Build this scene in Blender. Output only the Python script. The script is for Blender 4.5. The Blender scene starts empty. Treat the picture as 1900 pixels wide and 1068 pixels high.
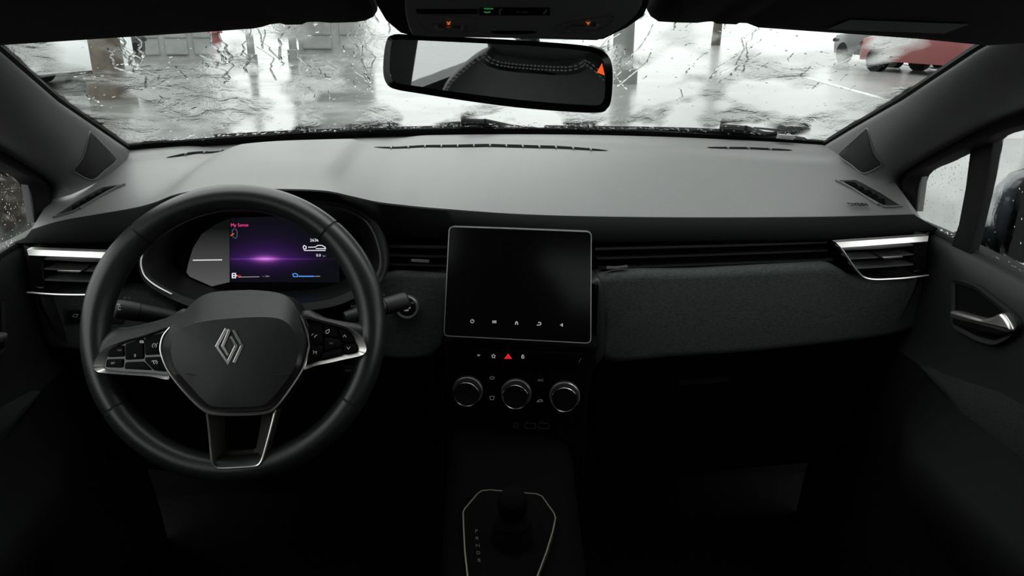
import bpy, bmesh, math, random
from mathutils import Vector, Matrix
from mathutils.bvhtree import BVHTree

V = Vector
rnd = random.Random(7)
scene = bpy.context.scene
col = scene.collection

# ------------------------------------------------------------------ camera
F = 1372.0
PITCH, YAW, ROLL = math.radians(20), math.radians(4.37), math.radians(.386)
C = V((-.058, 0, 1.25))
FW = V((math.sin(YAW) * math.cos(PITCH), math.cos(YAW) * math.cos(PITCH), -math.sin(PITCH)))
_rt = V((math.cos(YAW), -math.sin(YAW), 0))
_up = _rt.cross(FW)
RT = _rt * math.cos(ROLL) + _up * math.sin(ROLL)
UP = _up * math.cos(ROLL) - _rt * math.sin(ROLL)
cam_data = bpy.data.cameras.new('camera')
cam_data.sensor_width = 36
cam_data.lens = 36 * F / 1900
cam_data.clip_start = .01
cam_data.clip_end = 400
cam = bpy.data.objects.new('camera', cam_data)
col.objects.link(cam)
m3 = Matrix((RT, UP, -FW)).transposed()
cam.matrix_world = Matrix.Translation(C) @ m3.to_4x4()
scene.camera = cam

# ------------------------------------------------------------------ world: overcast sky
world = bpy.data.worlds.new('overcast_sky')
scene.world = world
world.use_nodes = True
wn = world.node_tree.nodes
wl = world.node_tree.links
bg = wn['Background']
bg.inputs['Strength'].default_value = 4.2
tc = wn.new('ShaderNodeTexCoord')
sx = wn.new('ShaderNodeSeparateXYZ')
wl.new(tc.outputs['Generated'], sx.inputs[0])
rmp = wn.new('ShaderNodeValToRGB')
rmp.color_ramp.elements[0].position = .0
rmp.color_ramp.elements[0].color = (.325, .338, .333, 1)
rmp.color_ramp.elements[1].position = 1
rmp.color_ramp.elements[1].color = (.975, 1.0, .99, 1)
wl.new(sx.outputs['Z'], rmp.inputs[0])
wl.new(rmp.outputs[0], bg.inputs[0])

vs = scene.view_settings
vs.view_transform = 'Standard'
vs.look = 'None'
vs.gamma = 1
vs.use_curve_mapping = False
vs.exposure = 0.0
scene.cycles.max_bounces = 10
scene.cycles.transparent_max_bounces = 24
scene.cycles.transmission_bounces = 10
scene.cycles.use_denoising = True

# ------------------------------------------------------------------ helpers


def ray(px, py):
    return FW + RT * ((px - 950) / F) + UP * ((534 - py) / F)


def PY(px, py, y):
    d = ray(px, py)
    return C + d * ((y - C.y) / d.y)


def PX(px, py, x):
    d = ray(px, py)
    return C + d * ((x - C.x) / d.x)


def PZ(px, py, z):
    d = ray(px, py)
    return C + d * ((z - C.z) / d.z)


class Pl:
    """a work plane: u to the right, v up, n towards the cabin"""

    def __init__(s, O, yaw=0, tilt=0, u=None, v=None):
        s.O = V(O)
        if u is None:
            a, t = math.radians(yaw), math.radians(tilt)
            u = V((math.cos(a), -math.sin(a), 0))
            back = V((math.sin(a), math.cos(a), 0))
            v = V((0, 0, 1)) * math.cos(t) + back * math.sin(t)
        s.u, s.v = V(u).normalized(), V(v).normalized()
        s.n = s.u.cross(s.v).normalized()

    def px(s, p, c=0):
        d = ray(*p)
        t = (s.O + s.n * c - C).dot(s.n) / d.dot(s.n)
        q = C + d * t - s.O
        return (q.dot(s.u), q.dot(s.v))

    def pxs(s, ps, c=0):
        return [s.px(p, c) for p in ps]

    def w(s, a, b, c=0):
        return s.O + s.u * a + s.v * b + s.n * c

    def off(s, c):
        return Pl(s.O + s.n * c, u=s.u, v=s.v)


def cr(pts, n=6, closed=False):
    """Catmull-Rom through points of any dimension"""
    P = [tuple(p) for p in pts]
    N = len(P)
    out = []
    rng = range(N if closed else N - 1)
    for i in rng:
        if closed:
            p0, p1, p2, p3 = P[i - 1], P[i], P[(i + 1) % N], P[(i + 2) % N]
        else:
            p0, p1, p2, p3 = P[max(i - 1, 0)], P[i], P[i + 1], P[min(i + 2, N - 1)]
        for k in range(n):
            t = k / n
            out.append(tuple(.5 * (2 * b + (c_ - a) * t + (2 * a - 5 * b + 4 * c_ - d) * t * t + (3 * b - a - 3 * c_ + d) * t ** 3)
                             for a, b, c_, d in zip(p0, p1, p2, p3)))
    if not closed:
        out.append(P[-1])
    return out


def rounded(pts, r, n=5):
    out = []
    N = len(pts)
    for i in range(N):
        p0, p, p1 = V(pts[i - 1]), V(pts[i]), V(pts[(i + 1) % N])
        a, b = (p0 - p), (p1 - p)
        rr = min(r, a.length * .48, b.length * .48)
        A, B = p + a.normalized() * rr, p + b.normalized() * rr
        for k in range(n + 1):
            t = k / n
            q = A * (1 - t) ** 2 + p * 2 * t * (1 - t) + B * t * t
            out.append((q.x, q.y))
    return out


def inset(pts, d):
    """offset of a closed polygon towards its inside"""
    area = sum(pts[i - 1][0] * pts[i][1] - pts[i][0] * pts[i - 1][1] for i in range(len(pts)))
    sg = 1 if area > 0 else -1
    out = []
    N = len(pts)
    for i in range(N):
        p0, p, p1 = V(pts[i - 1]), V(pts[i]), V(pts[(i + 1) % N])
        e0, e1 = (p - p0), (p1 - p)
        if e0.length < 1e-9 or e1.length < 1e-9:
            out.append(tuple(p)); continue
        e0.normalize(); e1.normalize()
        n0, n1 = V((-e0.y, e0.x)) * sg, V((-e1.y, e1.x)) * sg
        b = n0 + n1
        if b.length < 1e-6:
            b = n0
        b.normalize()
        k = d / max(b.dot(n0), .4)
        q = p + b * k
        out.append((q.x, q.y))
    return out


def lerp(a, b, t):
    return a + (b - a) * t


def sstep(a, b, x):
    t = min(max((x - a) / (b - a), 0), 1)
    return t * t * (3 - 2 * t)


def interp(x, tab):
    if x <= tab[0][0]:
        return tab[0][1]
    for (x0, y0), (x1, y1) in zip(tab, tab[1:]):
        if x <= x1:
            return y0 + (y1 - y0) * (x - x0) / (x1 - x0)
    return tab[-1][1]


class MB:
    def __init__(s, mx=1):
        s.v, s.f, s.mx = [], [], mx

    def vert(s, p):
        s.v.append((p[0] * s.mx, p[1], p[2]))
        return len(s.v) - 1

    def face(s, idx):
        s.f.append(tuple(idx) if s.mx > 0 else tuple(reversed(idx)))

    def grid(s, rows, closed_u=False, closed_v=False):
        n, m = len(rows), len(rows[0])
        ids = [[s.vert(p) for p in r] for r in rows]
        for i in range(n if closed_v else n - 1):
            for j in range(m if closed_u else m - 1):
                s.face((ids[i][j], ids[i][(j + 1) % m], ids[(i + 1) % n][(j + 1) % m], ids[(i + 1) % n][j]))
        return ids

    def prism(s, pl, out, c0, c1, bev=0, seg=2, back=True):
        """polygon from c0 (far) to c1 (near), optional rounded near edge"""
        area = sum(out[i - 1][0] * out[i][1] - out[i][0] * out[i - 1][1] for i in range(len(out)))
        if area < 0:
            out = out[::-1]
        rings = [[pl.w(a, b, c0) for a, b in out]]
        if bev > 0:
            rings.append([pl.w(a, b, c1 - bev) for a, b in out])
            for k in range(1, seg + 1):
                t = k / seg * math.pi / 2
                q = inset(out, bev * (1 - math.cos(t)))
                rings.append([pl.w(a, b, c1 - bev + bev * math.sin(t)) for a, b in q])
        else:
            rings.append([pl.w(a, b, c1) for a, b in out])
        ids = s.grid(rings, closed_u=True)
        s.face(ids[-1])
        if back:
            s.face(ids[0][::-1])
        return s

    def ring(s, pl, outer, inner, c0, c1, ci0=None, ci1=None):
        ci0 = c0 if ci0 is None else ci0
        ci1 = c1 if ci1 is None else ci1
        R = [[pl.w(a, b, c0) for a, b in outer], [pl.w(a, b, c1) for a, b in outer],
             [pl.w(a, b, ci1) for a, b in inner], [pl.w(a, b, ci0) for a, b in inner]]
        s.grid(R, closed_u=True, closed_v=True)
        return s

    def box(s, pl, a0, a1, b0, b1, c0, c1, bev=0):
        return s.prism(pl, [(a0, b0), (a1, b0), (a1, b1), (a0, b1)], c0, c1, bev)

    def wbox(s, x0, x1, y0, y1, z0, z1):
        return s.prism(Pl((0, 0, 0)), [(x0, z0), (x1, z0), (x1, z1), (x0, z1)], -y1, -y0)

    def tube(s, pts, r, sides=8, closed=False, flat=1.0, nrm=None, cap=True):
        P = [V(p) for p in pts]
        N = len(P)
        rr = r if isinstance(r, (list, tuple)) else [r] * N
        rows = []
        up = V(nrm) if nrm is not None else V((0, 0, 1))
        for i in range(N):
            a = P[i - 1] if (i or closed) else P[i]
            b = P[(i + 1) % N] if (i < N - 1 or closed) else P[i]
            t = (b - a)
            if t.length < 1e-9:
                t = V((0, 1, 0))
            t.normalize()
            u = up
            if abs(t.dot(u)) > .98:
                u = V((1, 0, 0)) if abs(t.x) < .9 else V((0, 1, 0))
            x = t.cross(u).normalized()
            y = x.cross(t).normalized()
            if nrm is None and i:
                # parallel transport
                x = (lx - t * lx.dot(t))
                x = x.normalized() if x.length > 1e-6 else t.cross(u).normalized()
                y = x.cross(t).normalized()
            lx = x
            rows.append([P[i] + (x * math.cos(k * 2 * math.pi / sides) + y * flat * math.sin(k * 2 * math.pi / sides)) * rr[i] for k in range(sides)])
        ids = s.grid(rows, closed_u=True, closed_v=closed)
        if cap and not closed:
            s.face(ids[0][::-1])
            s.face(ids[-1])
        return s

    def lathe(s, pl, ca, cb, prof, seg=32, cap0=False, cap1=True):
        rows = [[pl.w(ca + r * math.cos(k * 2 * math.pi / seg), cb + r * math.sin(k * 2 * math.pi / seg), c) for k in range(seg)] for r, c in prof]
        ids = s.grid(rows, closed_u=True)
        if cap1:
            s.face(ids[-1])
        if cap0:
            s.face(ids[0][::-1])
        return s

    def ribbon(s, pl, pts, wd, c0, c1):
        """flat bar of width wd along a 2-D polyline on the plane"""
        P = [V(p) for p in pts]
        L, R = [], []
        for i in range(len(P)):
            a = (P[i] - P[i - 1]).normalized() if i else (P[1] - P[0]).normalized()
            b = (P[i + 1] - P[i]).normalized() if i < len(P) - 1 else a
            n = V((-a.y, a.x)) + V((-b.y, b.x))
            n = n.normalized() if n.length > 1e-6 else V((-a.y, a.x))
            k = wd / 2 / max(n.dot(V((-a.y, a.x))), .45)
            L.append(P[i] + n * k)
            R.append(P[i] - n * k)
        rows = [[pl.w(*R[i], c0), pl.w(*R[i], c1), pl.w(*L[i], c1), pl.w(*L[i], c0)] for i in range(len(P))]
        ids = s.grid(rows, closed_u=True)
        s.face(ids[0][::-1])
        s.face(ids[-1])
        return s

    def dome(s, P, n, a, b, h, sides=8, rot=0, axis=None):
        """raindrop: elliptical cap on a surface with normal n"""
        n = V(n).normalized()
        ax = V(axis) if axis is not None else V((1, 0, 0))
        ax = (ax - n * ax.dot(n)).normalized()
        bx = n.cross(ax)
        P = V(P)
        rows = []
        for f, g in ((1, 0), (.8, .6), (.4, .92)):
            rows.append([P + ax * (a * f * math.cos(k * 2 * math.pi / sides)) + bx * (b * f * math.sin(k * 2 * math.pi / sides)) + n * h * g for k in range(sides)])
        ids = s.grid(rows, closed_u=True)
        s.face(ids[-1])
        s.face(ids[0][::-1])

    def build(s, name, mat, parent=None, smooth=40, bevel=0):
        me = bpy.data.meshes.new(name)
        me.from_pydata(s.v, [], s.f)
        me.validate()
        bm = bmesh.new()
        bm.from_mesh(me)
        bmesh.ops.remove_doubles(bm, verts=bm.verts, dist=1e-6)
        bmesh.ops.recalc_face_normals(bm, faces=bm.faces)
        bm.to_mesh(me)
        bm.free()
        if smooth:
            me.polygons.foreach_set('use_smooth', [True] * len(me.polygons))
            me.set_sharp_from_angle(angle=math.radians(smooth))
        me.materials.append(mat)
        o = bpy.data.objects.new(name, me)
        col.objects.link(o)
        if parent is not None:
            o.parent = parent
            o.matrix_parent_inverse = parent.matrix_world.inverted() if parent.type == 'EMPTY' else Matrix()
        if bevel:
            md = o.modifiers.new('edge', 'BEVEL')
            md.width = bevel
            md.segments = 2
            md.limit_method = 'ANGLE'
        return o


def empty(name, loc=(0, 0, 0), parent=None):
    o = bpy.data.objects.new(name, None)
    o.empty_display_size = .05
    col.objects.link(o)
    o.location = loc
    o.matrix_world = Matrix.Translation(V(loc))
    if parent is not None:
        o.parent = parent
        o.matrix_parent_inverse = parent.matrix_world.inverted()
    return o


def tag(o, label=None, cat=None, group=None, kind=None):
    if label: o['label'] = label
    if cat: o['category'] = cat
    if group: o['group'] = group
    if kind: o['kind'] = kind
    return o


def text(pl, s, p, hpx, mat, parent, name='lettering', c=.0006, align='CENTER', depth=.0002, squash=1.0, flip=False):
    """flat lettering on a work plane; p = pixel of its middle, hpx = cap height in pixels there"""
    a, b = pl.px(p, c)
    h = abs(pl.px((p[0], p[1] - hpx), c)[1] - b)
    cu = bpy.data.curves.new(name, 'FONT')
    cu.body = s
    cu.size = h / .7
    cu.align_x = align
    cu.align_y = 'CENTER'
    cu.extrude = depth
    cu.resolution_u = 2
    tmp = bpy.data.objects.new(name, cu)
    col.objects.link(tmp)
    dg = bpy.context.evaluated_depsgraph_get()
    me = bpy.data.meshes.new_from_object(tmp.evaluated_get(dg))
    bpy.data.objects.remove(tmp)
    sg = -1 if flip else 1
    for v in me.vertices:
        x, y, z = v.co
        v.co = pl.w(a + sg * x * squash, b + sg * y, c + z)
    me.materials.clear()
    me.materials.append(mat)
    o = bpy.data.objects.new(name, me)
    col.objects.link(o)
    if parent is not None:
        o.parent = parent
        if parent.type == 'EMPTY':
            o.matrix_parent_inverse = parent.matrix_world.inverted()
    return o


def icon(pl, lines, mat, parent, name='icon', w=1.2, c=.0008, h=.0003):
    """line drawing on a plane, given as pixel polylines"""
    mb = MB()
    for ln in lines:
        p2 = pl.pxs(ln, c)
        k = V(pl.px((ln[0][0] + 1, ln[0][1]), c)) - V(p2[0])
        mb.ribbon(pl, p2, w * k.length, c - h, c + h)
    return mb.build(name, mat, parent, smooth=0)


def circ(cx, cy, r, a0=0, a1=360, n=14, ry=None):
    ry = r if ry is None else ry
    return [(cx + r * math.cos(math.radians(a0 + (a1 - a0) * k / n)), cy + ry * math.sin(math.radians(a0 + (a1 - a0) * k / n))) for k in range(n + 1)]


# ------------------------------------------------------------------ materials
def mat(name, base, rough=.5, metal=0., spec=.5, bump=0, bscale=400, noise=0, nscale=8, emit=None, estr=1, coat=0, stretch=None, distort=0, rnoise=0):
    m = bpy.data.materials.new(name)
    m.use_nodes = True
    nt = m.node_tree
    b = nt.nodes['Principled BSDF']
    b.inputs['Base Color'].default_value = (*base, 1)
    b.inputs['Roughness'].default_value = rough
    b.inputs['Metallic'].default_value = metal
    b.inputs['Specular IOR Level'].default_value = spec
    b.inputs['Coat Weight'].default_value = coat
    if emit:
        b.inputs['Emission Color'].default_value = (*emit, 1)
        b.inputs['Emission Strength'].default_value = estr
    t = nt.nodes.new('ShaderNodeTexCoord')
    mp = nt.nodes.new('ShaderNodeMapping')
    nt.links.new(t.outputs['Object'], mp.inputs[0])
    if stretch:
        mp.inputs['Scale'].default_value = stretch
    if bump:
        n = nt.nodes.new('ShaderNodeTexNoise')
        n.inputs['Scale'].default_value = bscale
        n.inputs['Detail'].default_value = 3
        n.inputs['Distortion'].default_value = distort
        nt.links.new(mp.outputs[0], n.inputs[0])
        bp = nt.nodes.new('ShaderNodeBump')
        bp.inputs['Strength'].default_value = bump
        bp.inputs['Distance'].default_value = .002
        nt.links.new(n.outputs[0], bp.inputs['Height'])
        nt.links.new(bp.outputs[0], b.inputs['Normal'])
    if noise:
        n = nt.nodes.new('ShaderNodeTexNoise')
        n.inputs['Scale'].default_value = nscale
        n.inputs['Detail'].default_value = 6
        nt.links.new(mp.outputs[0], n.inputs[0])
        r = nt.nodes.new('ShaderNodeValToRGB')
        r.color_ramp.elements[0].position = .3
        r.color_ramp.elements[1].position = .7
        r.color_ramp.elements[0].color = (*[c * (1 - noise) for c in base], 1)
        r.color_ramp.elements[1].color = (*[min(c * (1 + noise), 1) for c in base], 1)
        nt.links.new(n.outputs[0], r.inputs[0])
        nt.links.new(r.outputs[0], b.inputs['Base Color'])
        if rnoise:
            rr = nt.nodes.new('ShaderNodeMapRange')
            rr.inputs[3].default_value = max(rough - rnoise, .02)
            rr.inputs[4].default_value = rough + rnoise
            nt.links.new(n.outputs[0], rr.inputs[0])
            nt.links.new(rr.outputs[0], b.inputs['Roughness'])
    return m


def emis(name, colr, s=1.0):
    m = bpy.data.materials.new(name)
    m.use_nodes = True
    nt = m.node_tree
    nt.nodes.clear()
    e = nt.nodes.new('ShaderNodeEmission')
    e.inputs[0].default_value = (*colr, 1)
    e.inputs[1].default_value = s
    o = nt.nodes.new('ShaderNodeOutputMaterial')
    nt.links.new(e.outputs[0], o.inputs[0])
    return m


M = {}
M['dash'] = mat('daylit_grained_dash_plastic', (.087, .086, .085), .46, bump=.10, bscale=900, noise=.08, nscale=500)  # same black plastic, lightened in colour to carry the windscreen light
M['plastic'] = mat('matt_black_plastic', (.0045, .0047, .0047), .55, spec=.35, bump=.08, bscale=900, noise=.1, nscale=300)
M['deep'] = mat('black_recess_plastic', (.0012, .0012, .0012), .9, spec=.04, bump=.03, bscale=600)
M['trim'] = mat('pillar_trim_plastic', (.078, .078, .078), .55, bump=.08, bscale=900, noise=.06, nscale=400)
M['gloss'] = mat('piano_black', (.004, .004, .004), .12, bump=.01, bscale=30)
M['leather'] = mat('black_leather', (.0060, .0064, .0062), .48, spec=.42, bump=.12, bscale=900, noise=.1, nscale=200)
M['seam'] = mat('dark_seam', (.003, .003, .003), .8, bump=.1, bscale=800)
M['silver'] = mat('satin_silver', (.62, .60, .585), .30, metal=.95, bump=.02, bscale=800)
M['chrome'] = mat('bright_chrome', (.75, .73, .72), .18, metal=1, bump=.01, bscale=200)
M['smoked'] = mat('smoked_metal', (.10, .095, .085), .35, metal=.7, bump=.05, bscale=600)
M['fabric'] = mat('woven_grey_fabric', (.030, .0335, .032), .9, spec=.15, bump=.25, bscale=900, noise=.35, nscale=420, stretch=(.45, 1, 1.6))
M['seatcloth'] = mat('seat_leatherette', (.030, .033, .034), .5, bump=.12, bscale=500, noise=.1, nscale=60)
M['headlining'] = mat('dark_headlining', (.016, .015, .014), .9, spec=.1, bump=.2, bscale=700, noise=.15, nscale=300)
M['rubber'] = mat('black_rubber', (.003, .003, .003), .7, spec=.2, bump=.1, bscale=300)
M['carpet'] = mat('black_carpet', (.002, .002, .002), .95, spec=.03, bump=.4, bscale=500)
M['screen'] = mat('dark_screen_glass', (.002, .002, .002), .12, spec=.14, bump=.003, bscale=20)
M['print'] = mat('pale_print', (.42, .42, .42), .6, emit=(.5, .5, .5), estr=.10)
M['dimprint'] = mat('dim_print', (.16, .16, .155), .6, bump=.02)
M['lit'] = emis('lit_white_icon', (.75, .72, .74), .55)
M['litlow'] = emis('lit_dim_icon', (.6, .6, .62), .12)
M['white'] = emis('lit_white', (.9, .88, .95), .95)
M['litgrey'] = emis('lit_grey', (.55, .55, .58), .55)
M['pink'] = emis('lit_pink', (1.0, .06, .28), .95)
M['red'] = emis('lit_red', (1.0, .02, .03), .8)
M['darkred'] = emis('lit_dark_red', (.5, .03, .03), .7)
M['blue'] = emis('lit_blue', (.10, .38, 1.0), .9)
M['orange'] = emis('lit_orange', (1.0, .22, .05), .55)
M['green'] = emis('lit_green', (.05, .45, .12), .35)
M['amber'] = emis('lit_amber_red', (1.0, .12, .03), .9)
M['slate'] = emis('lit_slate', (.12, .14, .18), .5)
M['stitch'] = mat('pale_stitching', (.40, .39, .37), .7, bump=.1)
M['sticker'] = mat('white_sticker', (.75, .76, .74), .5, bump=.02, bscale=50)
M['soft'] = mat('darkened_black_moulding', (.0022, .0023, .0023), .75, spec=.10, bump=.08, bscale=700)  # black plastic copy, darkened in colour to carry shade on lip and arm rest
M['greyplastic'] = mat('dark_grey_plastic', (.10, .10, .10), .5, bump=.06, bscale=800)
M['rimleather'] = mat('smooth_rim_leather', (.0085, .0090, .0088), .36, bump=.06, bscale=900, noise=.08, nscale=200)
M['doorcloth'] = mat('dark_door_cloth', (.013, .0145, .014), .9, spec=.1, bump=.25, bscale=900, noise=.35, nscale=420)
M['mirror'] = mat('mirror_glass', (.80, .82, .82), .015, metal=1)


def glass_mat(name, wav=1.0, ior=1.08, sc=(1, 1, 1), s0=30, tint=(.93, .96, .945, 1)):
    """thin wet pane: clear, with a film of water that bends the view"""
    m = bpy.data.materials.new(name)
    m.use_nodes = True
    nt = m.node_tree
    nt.nodes.clear()
    L = nt.links.new
    out = nt.nodes.new('ShaderNodeOutputMaterial')
    tr = nt.nodes.new('ShaderNodeBsdfTransparent')
    tr.inputs[0].default_value = tint
    rf = nt.nodes.new('ShaderNodeBsdfRefraction')
    rf.inputs['IOR'].default_value = ior
    rf.inputs['Roughness'].default_value = 0
    rf.inputs['Color'].default_value = tint
    mx = nt.nodes.new('ShaderNodeMixShader')
    t = nt.nodes.new('ShaderNodeTexCoord')
    mp = nt.nodes.new('ShaderNodeMapping')
    mp.inputs['Scale'].default_value = sc
    L(t.outputs['Object'], mp.inputs[0])
    n = nt.nodes.new('ShaderNodeTexNoise')
    n.inputs['Scale'].default_value = s0
    n.inputs['Detail'].default_value = 5
    n.inputs['Roughness'].default_value = .6
    n.inputs['Distortion'].default_value = .8
    L(mp.outputs[0], n.inputs[0])
    bp = nt.nodes.new('ShaderNodeBump')
    bp.inputs['Strength'].default_value = .6 * wav
    bp.inputs['Distance'].default_value = .02
    L(n.outputs[0], bp.inputs['Height'])
    L(bp.outputs[0], rf.inputs['Normal'])
    k = nt.nodes.new('ShaderNodeTexNoise')
    k.inputs['Scale'].default_value = s0 * .35
    k.inputs['Detail'].default_value = 2
    L(mp.outputs[0], k.inputs[0])
    r = nt.nodes.new('ShaderNodeValToRGB')
    r.color_ramp.elements[0].position = .46
    r.color_ramp.elements[1].position = .56
    L(k.outputs[0], r.inputs[0])
    L(r.outputs[0], mx.inputs[0])
    L(tr.outputs[0], mx.inputs[1])
    L(rf.outputs[0], mx.inputs[2])
    L(mx.outputs[0], out.inputs[0])
    return m


M['glass'] = glass_mat('rain_wet_glass', .32, 1.028, (1, .55, .55), 30)
M['rearglass'] = glass_mat('tinted_rear_glass', .1, 1.01, (1, 1, 1), 24, (.80, .81, .81, 1))
M['sideglass'] = glass_mat('wet_side_glass', .2, 1.03, (1, 1, 1), 24)


def water_mat():
    m = bpy.data.materials.new('rain_water')
    m.use_nodes = True
    nt = m.node_tree
    nt.nodes.clear()
    g = nt.nodes.new('ShaderNodeBsdfGlass')
    g.inputs['IOR'].default_value = 1.33
    g.inputs['Roughness'].default_value = 0
    o = nt.nodes.new('ShaderNodeOutputMaterial')
    nt.links.new(g.outputs[0], o.inputs[0])
    return m


M['water'] = water_mat()

# ================================================================== SETTING
# ------------------------------------------------------------------ windscreen surface
def E_rail(t):
    return V((interp(t, [(0, .640), (.2, .622), (.4, .590), (.7, .520), (1, .470)]),
              interp(t, [(0, 1.385), (.2, 1.222), (.4, 1.058), (.7, .818), (1, .60)]),
              interp(t, [(0, 1.020), (.2, 1.088), (.4, 1.145), (.7, 1.223), (1, 1.288)])))


def C_rail(t):
    return V((0, lerp(1.615, .80, t), lerp(1.0145, 1.335, t) + .012 * math.sin(math.pi * t)))


def WS(u, t):
    e, c = E_rail(t), C_rail(t)
    k = abs(u) ** 2.2
    return V((u * e.x, lerp(c.y, e.y, k), lerp(c.z, e.z, k)))


def WSn(u, t):
    a = WS(u + .01, t) - WS(u - .01, t)
    b = WS(u, min(t + .01, 1)) - WS(u, max(t - .01, 0))
    n = a.cross(b).normalized()
    return n if n.z > 0 else -n


def solve_ws(px, py):
    """glass parameters under a pixel"""
    u, t = 0., .3
    for _ in range(40):
        def err(u, t):
            p = WS(u, t) - C
            z = p.dot(FW)
            return V((950 + F * p.dot(RT) / z - px, 534 - F * p.dot(UP) / z - py))
        e = err(u, t)
        eu, et = (err(u + 1e-4, t) - e) / 1e-4, (err(u, t + 1e-4) - e) / 1e-4
        D = eu.x * et.y - eu.y * et.x
        if abs(D) < 1e-9:
            break
        u -= .8 * (e.x * et.y - e.y * et.x) / D
        t -= .8 * (eu.x * e.y - eu.y * e.x) / D
        u, t = min(max(u, -1.1), 1.1), min(max(t, -.05), 1.05)
    return u, t


win1 = empty('window_1', (0, 1.6, 1.0))
tag(win1, 'rain-streaked windscreen above the dashboard', kind='structure')
mb = MB()
mb.grid([[WS(-1.04 + 2.08 * i / 60, j / 24) for i in range(61)] for j in range(25)])
mb.build('pane', M['glass'], win1)
# black band along the lower edge and sides of the glass
mb = MB()
rows = []
for i in range(61):
    u = -1.03 + 2.06 * i / 60
    p0, p1 = WS(u, 0), WS(u, .046)
    n = WSn(u, .02)
    rows.append([p0 - V((0, -.01, .02)), p0 + n * .004, p1 + n * .004, p1 + n * .001, p0 - V((0, -.03, .03))])
mb.grid(rows)
mb.build('black_band', M['rubber'], win1)
for s in (-1, 1):
    mb = MB(s)
    rows = []
    for j in range(25):
        t = j / 24
        a, b = WS(1.03, t), WS(.992, t)
        n = WSn(.97, t)
        rows.append([a - n * .006, b - n * .002, b + n * .003, a + n * .003])
    mb.grid(rows)
    mb.build('edge_seal', M['rubber'], win1)

# rain water: rivulets and drops lying on the outside of the glass
def rivulet(mb, u, t, length, w, kink):
    pts, ws = [], []
    n_ = max(5, int(length / .006))
    du = 0
    for k in range(n_):
        f = k / (n_ - 1)
        if rnd.random() < .3:
            du = rnd.uniform(-1, 1) * kink
        u += du * .0028
        t -= length / n_
        if not (-.97 < u < .97 and .03 < t < .98):
            break
        pts.append(WS(u, t) + WSn(u, t) * .0008)
        ws.append(w * (.45 + .55 * f) * rnd.uniform(.75, 1.2))
    if len(pts) > 3:
        ws[0] *= .3
        ws[-1] *= .5
        mb.tube(pts, ws, 7, flat=.26, nrm=WSn(u, max(t, .03)))


mb = MB()
for _ in range(60):
    rivulet(mb, rnd.uniform(-.95, .95), rnd.uniform(.35, .8), rnd.uniform(.03, .10), rnd.uniform(.0010, .0020), rnd.uniform(.4, 1.4))
for px in (195, 212, 228, 390, 405, 455, 470, 545, 660, 668, 1145, 1160, 1210, 1400, 1420):
    for k in range(2):
        u, t = solve_ws(px + rnd.uniform(-8, 8), 50 + k * 40 + rnd.uniform(-8, 8))
        rivulet(mb, u, min(t, .85), rnd.uniform(.12, .26), rnd.uniform(.0014, .0024), 1.5)
o = mb.build('rain_rivulets', M['water'], win1, smooth=180)
o['kind'] = 'stuff'
mb = MB()
for _ in range(800):
    u, t = rnd.uniform(-.96, .96), rnd.uniform(.035, .78)
    n = WSn(u, t)
    a = rnd.choice((.0006, .0008, .0010, .0013, .0018))
    mb.dome(WS(u, t) + n * .0003, n, a * rnd.uniform(.9, 1.9), a * rnd.uniform(.7, 1.2), a * .34, 7)
for _ in range(900):
    u, t = rnd.uniform(-.93, .93), .03 + abs(rnd.gauss(0, .018))
    n = WSn(u, t)
    a = rnd.choice((.0010, .0016, .0024))
    mb.dome(WS(u, t) + n * .0041, n, a * rnd.uniform(1, 2.6), a * rnd.uniform(.5, 1), a * .5, 7)
o = mb.build('raindrops', M['water'], win1, smooth=180)
o['kind'] = 'stuff'
# inspection sticker and dark tinted bar low on the passenger side
def ws_patch(name, quad, m, lift=-.0012):
    mb = MB()
    q = [solve_ws(*p) for p in quad]
    rows = []
    for j in range(4):
        r = []
        for i in range(5):
            a, b = i / 4, j / 3
            u = lerp(lerp(q[0][0], q[1][0], a), lerp(q[3][0], q[2][0], a), b)
            t = lerp(lerp(q[0][1], q[1][1], a), lerp(q[3][1], q[2][1], a), b)
            r.append(WS(u, t) + WSn(u, t) * lift)
        rows.append(r)
    mb.grid(rows)
    o = mb.build(name, m, win1)
    sol = o.modifiers.new('thick', 'SOLIDIFY'); sol.thickness = .0006
    return o


tag(ws_patch('sticker', [(1440, 255), (1472, 258), (1476, 250), (1443, 247)], M['sticker']), 'small white sticker')
tag(ws_patch('tinted_bar', [(1397, 237), (1446, 242), (1450, 238), (1399, 234)], mat('grey_tint', (.12, .13, .14), .4, bump=.02)), 'grey bar')

# ------------------------------------------------------------------ A-pillars
SEAM = [(1690, 374, .672), (1640, 352, .660), (1655, 322, .672), (1720, 286, .672), (1800, 246, .665), (1900, 205, .650)]


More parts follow.
